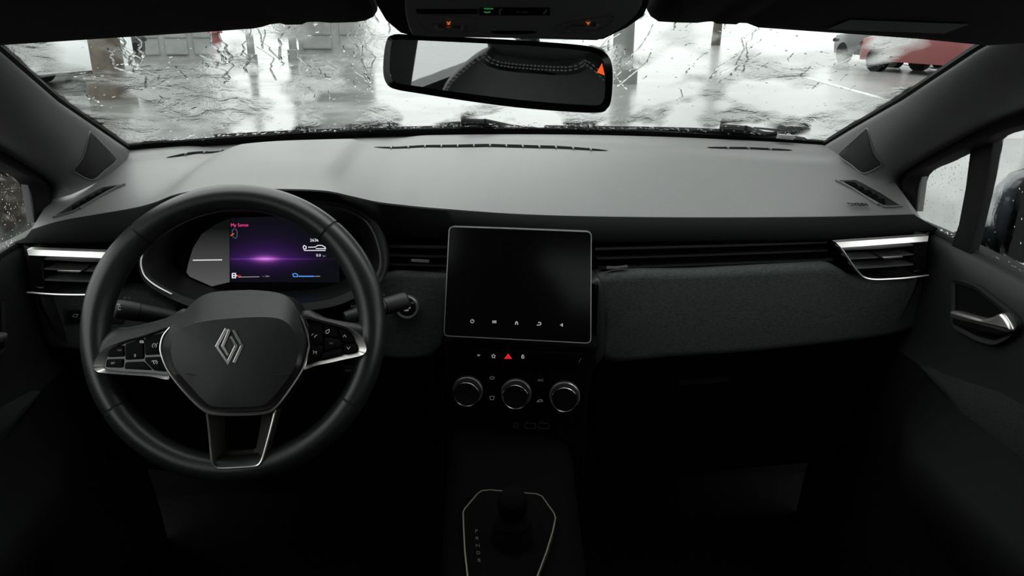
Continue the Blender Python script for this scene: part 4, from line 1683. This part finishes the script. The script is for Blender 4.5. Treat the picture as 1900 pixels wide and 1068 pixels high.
# ================================================================== OVERHEAD CONSOLE
plO = Pl(PY(950, 42, .60), tilt=-28)
oh = empty('overhead_console', plO.O + V((0, 0, .04)))
tag(oh, 'black overhead console with two reading lamps above the mirror', 'overhead console')
ho = [(750, -14), (751, 18), (754, 38), (760, 58), (766, 68), (800, 71), (950, 73.5), (1060, 76.5), (1108, 77.5), (1130, 68), (1160, 50), (1182, 30), (1192, 12), (1194, -14)]
mb = MB()
mb.prism(plO, plO.pxs(ho), -.045, .0, .003, 2)
mb.build('body', M['greyplastic'], oh)
bo_ = [(690, -20), (698, 12), (716, 42), (742, 64), (765, 70), (1105, 77), (1120, 76), (1165, 54), (1196, 32), (1205, 10), (1210, -20)]
plO2 = Pl(PY(950, 42, .645), tilt=-28)
mb = MB()
mb.prism(plO2, plO2.pxs(bo_), -.06, .0, .004, 2)
mb.build('base_cover', M['headlining'], oh)
of = plO.off(.0002)
for cx, q in ((832, [(780, 45), (785, 33), (805, 29), (850, 29), (878, 34), (886, 46), (878, 57), (850, 61), (815, 60), (792, 55)]), (1090, [(1032, 54), (1034, 48), (1060, 40), (1100, 34), (1134, 29), (1138, 33), (1132, 44), (1110, 55), (1080, 60), (1036, 61)])):
    rr = cr(of.pxs(q), 4, True)
    mb = MB(); mb.ring(of, rr, inset(rr, .0025), -.004, .0004, -.006, -.0035)
    lp = mb.build('lamp_surround', M['greyplastic'], oh)
    mb = MB(); mb.prism(of, inset(rr, .002), -.006, -.002); mb.build('lamp_dish', M['greyplastic'], lp)
    pts = of.pxs([(cx - 26, 45), (cx - 20, 52.5), (cx + 24, 54), (cx + 28, 49)] if cx < 900 else [(cx - 36, 56), (cx - 30, 50), (cx + 16, 50), (cx + 22, 45)], .001)
    mb = MB(); mb.tube([of.w(a, b, .001) for a, b in pts], .0018, 7)
    mb.build('lamp_switch', M['silver'], lp)
    icon(of, [[(cx - 3, 41), (cx, 43), (cx + 3, 41), (cx + 2, 45), (cx - 2, 45)]] if cx < 900 else [[(1088, 41), (1091, 43), (1095, 41)], [(1090, 45), (1093, 44)]], M['orange'], lp, 'lamp_symbol', w=1.5, c=.001)
mb = MB(); mb.prism(of, of.pxs([(772, 17), (885, 17), (885, 25), (774, 25)]), -.004, .0008)
sp = mb.build('speaker_strip', M['deep'], oh)
for k in range(22):
    x = 776 + k * 5
    mb = MB(); mb.prism(of, of.pxs([(x, 17), (x + 2.6, 17), (x + 2.6, 22), (x, 22)]), .0, .0018)
    mb.build('rib', M['plastic'], sp, smooth=0)
mb = MB(); mb.prism(of, of.pxs([(890, 14), (1020, 14), (1020, 28), (890, 28)]), -.004, .0006)
dp = mb.build('display_strip', M['gloss'], oh)
icon(of, [[(898, 16), (915, 16.3)], [(898, 22), (904, 23.5), (910, 22)]], M['green'], dp, 'belt_symbol', w=1.6, c=.0014)
icon(of, [[(931, 17), (926, 21), (928, 27)], [(1014, 17), (1012, 22), (1008, 26)]], M['dimprint'], dp, 'belt_bracket', w=3, c=.0014)
text(of, 'PASS  AIRBAG', (968, 22.5), 2.4, M['dimprint'], dp, c=.0014)
mb = MB(); mb.prism(of, cr(of.pxs([(912, 58), (950, 57), (995, 58), (985, 62), (950, 63), (920, 62)]), 3, True), -.004, .0004)
mb.build('microphone_slot', M['deep'], oh)

# ================================================================== SUN VISORS
def visor(name, label, edge, lab=False):
    root = empty(name, PY(*edge[len(edge) // 2], .70))
    tag(root, label, 'sun visor', 'sun visors')
    pts = [PY(x, y, .70) for x, y in edge]
    mb = MB()
    rows = [[p + V((0, .012, .012)) for p in pts], [p + V((0, .004, .002)) for p in pts], pts, [p + V((0, -.012, .0035)) for p in pts], [p + V((0, -.10, .024)) for p in pts], [p + V((0, -.185, .045)) for p in pts], [p + V((0, -.19, .058)) for p in pts], [p + V((0, -.05, .040)) for p in pts]]
    mb.grid(rows, closed_v=True)
    mb.face([0 * 0 + i * len(pts) for i in range(len(rows))])
    mb.face([i * len(pts) + len(pts) - 1 for i in range(len(rows))][::-1])
    mb.build('visor_panel', M['headlining'], root, smooth=50)
    return root


vl = [(-420, 110), (-200, 97), (0, 84), (200, 71), (379, 59.5), (470, 53), (486, 50), (500, 45.5), (519, 43), (530, 46), (560, 45.5), (570, 41), (591, 40.5), (614, 42.5), (660, 41), (678, 38), (693, 31), (700, 20), (699, 4), (690, -12)]
vr = [(1210, -12), (1202, 4), (1201, 19), (1207, 30), (1222, 40), (1260, 42), (1294, 42.4), (1313, 40), (1322, 40), (1330, 44), (1366, 45.5), (1372, 42.5), (1386, 43), (1407, 51), (1506, 58), (1600, 64.5), (1710, 72.5), (1801, 81.5), (1831, 84.5), (1900, 80), (2060, 80), (2200, 84)]
visor('sun_visor', 'black sun visor folded up above the steering wheel', vl)
v2 = visor('sun_visor', 'black sun visor with a dim warning label above the passenger side', vr)
mb = MB()
q = [(1534, 52), (1578, 34), (1800, 42), (1752, 60)]
P4 = []
for p in q:
    # intersect with the visor's underside
    best = None
    for k in range(200):
        y = lerp(.70, .52, k / 199)
        w = PY(*p, y)
        # underside height at that x
        ex = [PY(x, yy, .70) for x, yy in vr]
        zb = interp(w.x, [(e.x, e.z) for e in ex if e.x > .25])
        zs = zb + (interp(.70 - y, [(0, 0), (.012, .0035), (.10, .024), (.185, .045)]))
        if best is None or abs(w.z - zs) < best[0]:
            best = (abs(w.z - zs), V((w.x, y, zs - .0012)))
    P4.append(best[1])
mb.grid([[P4[0], P4[3]], [P4[1], P4[2]]])
o = mb.build('warning_label', mat('dim_label', (.05, .05, .055), .6, bump=.02), v2)

# ================================================================== FRONT SEATS (seen in the mirror)
def seat(name, label, x0):
    root = empty(name, (x0, .0, .26))
    tag(root, label, 'car seat', 'front seats')
    mb = MB()
    rows = []
    for y, z, h in ((.46, .50, .06), (.44, .55, .10), (.30, .56, .12), (.05, .54, .13), (-.10, .55, .13)):
        rows.append([V((x0 + .25 * math.sin(a) * (1 if abs(math.sin(a)) < .95 else 1), y, z - h / 2 + h * .5 * math.cos(a) * 1.0)) for a in [k * 2 * math.pi / 20 for k in range(20)]])
    ids = mb.grid(rows, closed_u=True); mb.face(ids[0]); mb.face(ids[-1])
    mb.build('cushion', M['seatcloth'], root, smooth=80)
    # backrest as a rounded slab leaning back
    pl = Pl((x0, -.10, .52), u=(-1, 0, 0), v=V((0, -.20, 1)))
    bo = [(-.255, .0), (-.268, .2), (-.265, .36), (-.238, .455), (-.17, .520), (-.12, .545), (-.08, .528), (.08, .528), (.12, .545), (.17, .520), (.238, .455), (.265, .36), (.268, .2), (.255, .0)]
    o2 = cr(bo, 4, True)
    mb = MB()
    mb.prism(pl, o2, -.10, .045, .035, 5)
    bk = mb.build('backrest', M['seatcloth'], root, smooth=60)
    for d, c in ((.018, .0405), (.025, .0425)):
        q = inset(o2, d)
        for k in range(0, len(q)):
            pass
        mb = MB()
        for k in range(len(q)):
            a, b = V(q[k]), V(q[(k + 1) % len(q)])
            nseg = max(1, int((b - a).length / .009))
            for j in range(nseg):
                p, r_ = a.lerp(b, (j + .15) / nseg), a.lerp(b, (j + .7) / nseg)
                mb.ribbon(pl, [tuple(p), tuple(r_)], .0022, c - .003, c + .0048)
        s_ = mb.build('stitching', M['stitch'], bk, smooth=0)
        s_['kind'] = 'stuff'
    # head restraint
    ph = Pl(pl.w(0, .60, -.02), u=pl.u, v=V((0, -.05, 1)))
    ho_ = cr([(-.13, -.07), (-.145, .0), (-.13, .09), (-.08, .125), (.08, .125), (.13, .09), (.145, .0), (.13, -.07), (.06, -.085), (-.06, -.085)], 4, True)
    mb = MB()
    mb.prism(ph, ho_, -.05, .05, .03, 4)
    mb.build('headrest', M['seatcloth'], root, smooth=60)
    for sx_ in (-.055, .055):
        mb = MB()
        mb.tube([pl.w(sx_, .48, -.03), pl.w(sx_, .58, -.03)], .006, 8)
        mb.build('headrest_post', M['silver'], root)
    return root


seat('front_seat', 'black driver seat with pale stitching, seen in the rear-view mirror', -.385)
seat('front_seat', 'black passenger seat beside the centre console', .395)

# ================================================================== OUTSIDE
def ground_mat():
    m = bpy.data.materials.new('rain_wet_paving')
    m.use_nodes = True
    nt = m.node_tree
    L = nt.links.new
    b = nt.nodes['Principled BSDF']
    t = nt.nodes.new('ShaderNodeTexCoord')
    mp = nt.nodes.new('ShaderNodeMapping')
    mp.inputs['Scale'].default_value = (1, 1, 1)
    L(t.outputs['Object'], mp.inputs[0])
    n = nt.nodes.new('ShaderNodeTexNoise')
    n.inputs['Scale'].default_value = .35
    n.inputs['Detail'].default_value = 7
    n.inputs['Roughness'].default_value = .62
    L(mp.outputs[0], n.inputs[0])
    r = nt.nodes.new('ShaderNodeValToRGB')
    r.color_ramp.elements[0].position = .35
    r.color_ramp.elements[0].color = (.06, .062, .058, 1)
    r.color_ramp.elements[1].position = .65
    r.color_ramp.elements[1].color = (.13, .134, .128, 1)
    L(n.outputs[0], r.inputs[0])
    L(r.outputs[0], b.inputs['Base Color'])
    rr = nt.nodes.new('ShaderNodeMapRange')
    rr.inputs[1].default_value = .35
    rr.inputs[2].default_value = .65
    rr.inputs[3].default_value = .06
    rr.inputs[4].default_value = .30
    L(n.outputs[0], rr.inputs[0])
    L(rr.outputs[0], b.inputs['Roughness'])
    n2 = nt.nodes.new('ShaderNodeTexNoise')
    n2.inputs['Scale'].default_value = 9
    n2.inputs['Detail'].default_value = 4
    L(mp.outputs[0], n2.inputs[0])
    bp = nt.nodes.new('ShaderNodeBump')
    bp.inputs['Strength'].default_value = .12
    bp.inputs['Distance'].default_value = .03
    L(n2.outputs[0], bp.inputs['Height'])
    L(bp.outputs[0], b.inputs['Normal'])
    return m


mb = MB()
mb.grid([[V((x, y, 0)) for x in (-120, -40, 0, 40, 120)] for y in (-60, 0, 60, 160)])
tag(mb.build('ground', ground_mat(), smooth=0), 'rain-wet grey parking area in front of the car', kind='structure')
# own bonnet below the windscreen
mb = MB()
paint = mat('dark_car_paint', (.02, .024, .028), .25, coat=.5, bump=.01)
mb.grid([[V((x, y, z - .09 * (abs(x) / .75) ** 3)) for x in [-.75 + 1.5 * i / 12 for i in range(13)]] for y, z in ((1.70, .955), (1.95, .93), (2.25, .885), (2.55, .80), (2.75, .68), (2.82, .45))])
tag(mb.build('bonnet', paint, smooth=60), 'dark bonnet of the car below the windscreen', kind='structure')
mb = MB()
mb.grid([[WS(u, 0) + V((0, .02, -.012)) for u in [-1 + 2 * i / 40 for i in range(41)]], [V((lerp(-.66, .66, i / 40), 1.72 - .12 * (abs(-1 + i / 20)) ** 2, .965)) for i in range(41)]])
tag(mb.build('cowl', M['rubber'], smooth=60), 'black cowl at the foot of the windscreen', kind='structure')
# wipers
def wiper(name, label, pxs_, blk):
    pts = []
    for p in pxs_:
        u, t = solve_ws(*p)
        pts.append(WS(u, t) + WSn(u, t) * .008)
    root = empty(name, pts[0])
    tag(root, label, 'wiper', 'windscreen wipers')
    mb = MB(); mb.tube(cr(pts, 4), .005, 6); mb.build('blade', M['rubber'], root)
    mb = MB()
    q = [WS(*solve_ws(*p)) + WSn(*solve_ws(*p)) * .010 for p in blk]
    mb.tube(q, .008, 8); mb.build('arm_joint', M['rubber'], root)
    mb = MB(); mb.tube([q[-1], q[-1] + V((.06, .05, -.02)), q[-1] + V((.18, .12, -.045))], [.009, .01, .012], 8); mb.build('arm', M['rubber'], root)


wiper('windscreen_wiper', 'black wiper blade lying across the driver half of the windscreen foot', [(400, 261), (560, 252), (700, 247), (860, 243), (960, 243)], [(856, 236), (878, 236), (898, 236.5)])
wiper('windscreen_wiper', 'black wiper blade lying at the passenger half of the windscreen foot', [(1010, 243), (1150, 245), (1280, 248), (1400, 254), (1440, 258)], [(1335, 247), (1358, 248), (1380, 250)])

# door mirror outside the passenger window
mc = PX(1990, 406, 1.0)
mroot = empty('door_mirror', mc - V((0, 0, .08)))
tag(mroot, 'rain-beaded black door mirror outside the passenger window', 'mirror')
mb = MB()
rows = []
for k in range(9):
    f = k / 8
    a = math.sin(math.pi * (.06 + .88 * f)) ** .45
    r = []
    for j in range(24):
        t = j * 2 * math.pi / 24
        ct, st_ = math.cos(t), math.sin(t)
        e = (abs(ct) ** 3 + abs(st_) ** 3) ** (-1 / 3)
        r.append(mc + V((.132 * a * ct * e, lerp(.07, .0, f), .092 * a * st_ * e)))
    rows.append(r)
ids = mb.grid(rows, closed_u=True); mb.face(ids[0]); mb.face(ids[-1])
mb.build('mirror_shell', paint, mroot, smooth=80)
mb = MB()
mb.prism(Pl(mc), rounded([(-.122, -.080), (.115, -.080), (.115, .072), (-.122, .072)], .03), -.01, .004)
mb.build('mirror_glass', M['screen'], mroot)
mb = MB(); mb.tube([mc + V((-.07, .08, -.06)), mc + V((-.13, .09, -.075)), V((.725, mc.y + .1, mc.z - .085))], [.03, .025, .028], 10)
mb.build('mirror_foot', M['rubber'], mroot)

# buildings, trees and parked cars beyond the paving
def gpx(px, dist):
    """ground point in the direction of a pixel column at a given distance"""
    d = ray(px, 60)
    k = dist / math.hypot(d.x, d.y)
    return V((C.x + d.x * k, C.y + d.y * k, 0))


greyclad = mat('grey_cladding', (.20, .205, .20), .6, noise=.15, nscale=3, bump=.05, bscale=20)
paleclad = mat('pale_render', (.62, .63, .61), .7, noise=.1, nscale=2)
dkglass = mat('dark_window_glass', (.03, .034, .036), .15)
brownw = mat('brown_brick', (.075, .062, .048), .8, noise=.3, nscale=6, bump=.2, bscale=40)
bark = mat('wet_bark', (.06, .05, .04), .7, noise=.3, nscale=20, bump=.4, bscale=30)
leafm = mat('dark_leaves', (.035, .05, .03), .6, noise=.4, nscale=12)
redm = mat('red_paint', (.16, .035, .035), .4, coat=.2)
whitem = mat('white_paint', (.70, .72, .72), .3, coat=.4)
blackm = mat('black_paint', (.012, .013, .015), .3, coat=.4)
greypaint = mat('grey_post_paint', (.16, .165, .16), .5, noise=.15, nscale=5)


def garage(name, label, pxa, pxb, dist, h, mbase, nwin):
    a, b = gpx(pxa, dist), gpx(pxb, dist)
    u = (b - a)
    w = u.length
    u.normalize()
    pl = Pl(a, u=u, v=(0, 0, 1))
    root = empty(name, a)
    tag(root, label, 'building', 'buildings across the parking area')
    mb = MB(); mb.box(pl, 0, w, 0, h, -4, 0); mb.build('wall', mbase, root, smooth=0)
    mb = MB(); mb.box(pl, -.2, w + .2, h, h + .25, -4.2, .2); mb.build('roof', greypaint, root, smooth=0)
    for k in range(nwin):
        x0, x1 = w * (k + .12) / nwin, w * (k + .88) / nwin
        mb = MB(); mb.box(pl, x0, x1, .15, min(h * .75, 2.6), -.05, .04)
        g = mb.build('shutter', dkglass if mbase is paleclad else greyclad, root, smooth=0)
        for q in range(5):
            z = .15 + q * (min(h * .75, 2.6) - .15) / 5
            m2 = MB(); m2.box(pl, x0, x1, z, z + .05, .04, .07); m2.build('slat', greypaint, g, smooth=0)


garage('garage', 'grey garage block seen through the wet glass above the steering wheel', 242, 402, 26, 4.5, greyclad, 3)
garage('garage', 'grey garage block seen between the steering wheel and the mirror', 552, 690, 30, 4.0, greyclad, 2)
garage('house', 'dim brown building behind the white parked car', -260, 225, 30, 6, brownw, 5)


def post(name, label, px, dist, r, h, m, cat='post'):
    p = gpx(px, dist)
    root = empty(name, p)
    tag(root, label, cat)
    mb = MB(); mb.tube([p, p + V((0, 0, .3)), p + V((0, 0, .32)), p + V((0, 0, h))], [r * 1.5, r * 1.5, r, r * .85], 12); mb.build('shaft', m, root)
    mb = MB(); mb.tube([p + V((0, 0, h)), p + V((0, 0, h + .08))], [r * 1.4, r * 1.3], 12); mb.build('cap', m, root)


post('gate_post', 'white post beside the brown wall at the driver side', 226, 18, .16, 3.2, whitem)
post('gate_post', 'brown post just in front of the white post', 190, 14, .24, 3.4, brownw)
post('lamp_post', 'grey post seen just past the passenger end of the mirror', 1158, 16, .22, 5, greypaint)
post('bollard', 'short red bollard beside the grey garage', 399, 19, .12, .9, redm)
post('lamp_post', 'slim grey post between the two garages', 462, 22, .10, 5, greypaint)
post('lamp_post', 'slim dark post at the edge of the far garage', 541, 25, .12, 5, greypaint)


def car(name, label, px, dist, yaw, m, s=1.0):
    p = gpx(px, dist)
    root = empty(name, p)
    tag(root, label, 'car', 'parked cars')
    ca, sa = math.cos(yaw), math.sin(yaw)
    T_ = lambda x, y, z: V((p.x + (x * ca - y * sa) * s, p.y + (x * sa + y * ca) * s, z * s))
    prof = [(-2.0, .35, .45), (-2.02, .62, .62), (-1.9, .88, .70), (-1.0, .98, .80), (.0, .98, .84), (1.2, 1.0, .84), (1.95, .98, .78), (2.05, .6, .7), (2.0, .35, .5)]
    mb = MB()
    mb.grid([[T_(x, -w, .28), T_(x, -w * 1.05, (z + .28) / 2), T_(x, -w, z * .93), T_(x, -w * .6, z), T_(x, w * .6, z), T_(x, w, z * .93), T_(x, w * 1.05, (z + .28) / 2), T_(x, w, .28)] for x, z, w in prof], closed_u=True)
    mb.build('body', m, root, smooth=50)
    mb = MB()
    cab = [(-.95, .97, .70), (-.35, 1.36, .60), (.2, 1.44, .60), (1.1, 1.40, .58), (1.7, 1.02, .66)]
    mb.grid([[T_(x, -.74, .95), T_(x, -w, z), T_(x, w, z), T_(x, .74, .95)] for x, z, w in cab])
    mb.build('glasshouse', dkglass, root, smooth=30)
    mb = MB()
    mb.grid([[T_(x, -w, z + .02), T_(x, w, z + .02)] for x, z, w in cab[1:4]])
    mb.build('roof', m, root)
    for x in (-1.28, 1.25):
        for y in (-.72, .72):
            c0 = T_(x, y, .31)
            ax = V((-sa, ca, 0))
            q = Pl(c0, u=V((ca, sa, 0)), v=(0, 0, 1))
            mb = MB(); mb.lathe(q, 0, 0, [(.31, -.1), (.31, .1), (.2, .11)], 20, cap0=True); mb.build('tyre', M['rubber'], root)
    for y in (-.6, .6):
        mb = MB()
        c0 = T_(-1.98, y, .68)
        mb.dome(c0, V((-ca, -sa, .2)), .16, .08, .05, 10, axis=V((-sa, ca, 0))); mb.build('headlamp', M['silver'], root)


car('parked_car', 'white parked car beyond the driver-side corner of the windscreen', 12, 16.5, math.radians(252), whitem)
car('parked_car', 'black parked car beside the white car', 132, 21.5, math.radians(262), blackm)
car('parked_car', 'red parked car beyond the passenger-side corner of the windscreen', 1755, 22, math.radians(285), redm)
car('parked_car', 'dark parked car near the red car', 1660, 26, math.radians(275), blackm)


def tree(px, dist, h, label, cr_=None, cz=None, n=620, flat=.8):
    p = gpx(px, dist)
    cr_ = cr_ or h * .28
    cz = cz or h * .65
    root = empty('tree', p)
    tag(root, label, 'tree', 'trees across the parking area')
    mb = MB(); mb.tube([p, p + V((.1, 0, h * .3)), p + V((0, .1, h * .6))], [.24, .17, .1], 10); mb.build('trunk', bark, root)
    mb = MB()
    r2 = random.Random(px)
    for k in range(n):
        d = V((r2.gauss(0, 1), r2.gauss(0, 1), r2.gauss(0, 1))).normalized() * cr_ * r2.uniform(.5, 1)
        d.z *= flat
        c0 = p + V((0, 0, cz)) + d
        mb.dome(c0, d + V((0, 0, .5)), h * r2.uniform(.035, .075), h * r2.uniform(.035, .07), .15, 6)
    mb.build('foliage', leafm, root, smooth=0)['kind'] = 'stuff'


for px_, d_, h_, lb in ((1330, 42, 16, 'tall leafy tree straight past the passenger end of the mirror'), (1740, 38, 16, 'tall leafy tree behind the red car'),  # tall crowns added to block low sky over the passenger side
                        (2200, 32, 15, 'unseen tall leafy tree added beyond the passenger-side windscreen pillar to block sky'), (2950, 26, 14, 'unseen tall leafy tree added abreast of the passenger door to block sky')):
    tree(px_, d_, h_, lb)
tree(1990, 11.5, 9, 'unseen broad spreading tree added to shade the passenger side of the dashboard', 6.4, 7.4, 2000, .5)  # crown added to shade the passenger-side dashboard, trunk hidden behind the pillar
tree(300, 40, 9, 'leafy tree behind the grey garage above the wheel')
tree(-160, 26, 8, 'leafy tree outside the driver side')

# pale concrete apron on the passenger side, low hedge added in place of dark driver-side ground
mb = MB()
mb.grid([[V((x, y, .012)) for x in (1.6, 4, 8, 30)] for y in (-6, 2, 12, 60)])
tag(mb.build('pavement', mat('wet_pale_concrete', (.17, .173, .168), .24, noise=.22, nscale=.8, bump=.1, bscale=14), smooth=0), 'pale wet concrete apron on the passenger side', kind='structure')
hg = empty('hedge', (-3.3, 4, 0))
tag(hg, 'low brown hedge added in place of dark ground beyond the driver door window', 'hedge')
mb = MB()
hr = random.Random(3)
rows = []
for k in range(60):
    y = lerp(.5, 5.6, k / 59)
    rows.append([V((-3.3 + dx + hr.uniform(-.05, .05), y, max(0, z + hr.uniform(-.05, .05)))) for dx, z in ((.25, 0), (.32, .3), (.30, .7), (.2, .92), (-.2, .92), (-.35, .6), (-.35, 0))])
mb.grid(rows)
mb.build('hedge_body', mat('brown_hedge', (.045, .038, .03), .8, noise=.5, nscale=18, bump=.6, bscale=40), hg, smooth=0)
mb = MB()
for k in range(1400):
    p = V((-3.3 + hr.uniform(-.33, .36), hr.uniform(.5, 5.6), hr.uniform(.1, .95)))
    if hr.random() < .6: p.x = -3.3 + hr.uniform(.26, .36)
    else: p.z = hr.uniform(.88, .97)
    mb.dome(p, (hr.uniform(.2, 1), hr.uniform(-.5, .5), hr.uniform(0, 1)), .05, .03, .012, 5)
mb.build('leaves', mat('wet_brown_leaves', (.07, .058, .045), .35, noise=.4, nscale=14), hg, smooth=0)['kind'] = 'stuff'

# painted parking lines on the concrete
linem = mat('worn_white_road_paint', (.55, .56, .55), .35, noise=.25, nscale=6)
for lb, p0, p1 in (('long white painted line running towards the passenger-side pillar', (1395, 116), (1665, 190)), ('faint white painted line nearer the red car', (1560, 98), (1760, 134))):
    a, b = PZ(*p0, .02), PZ(*p1, .02)
    pl = Pl(a, u=(b - a), v=V((0, 0, 1)).cross(b - a))
    mb = MB(); mb.box(pl, 0, (b - a).length, -.06, .06, -.008, .004)
    tag(mb.build('parking_line', linem, smooth=0), lb, 'road marking', 'painted parking lines')
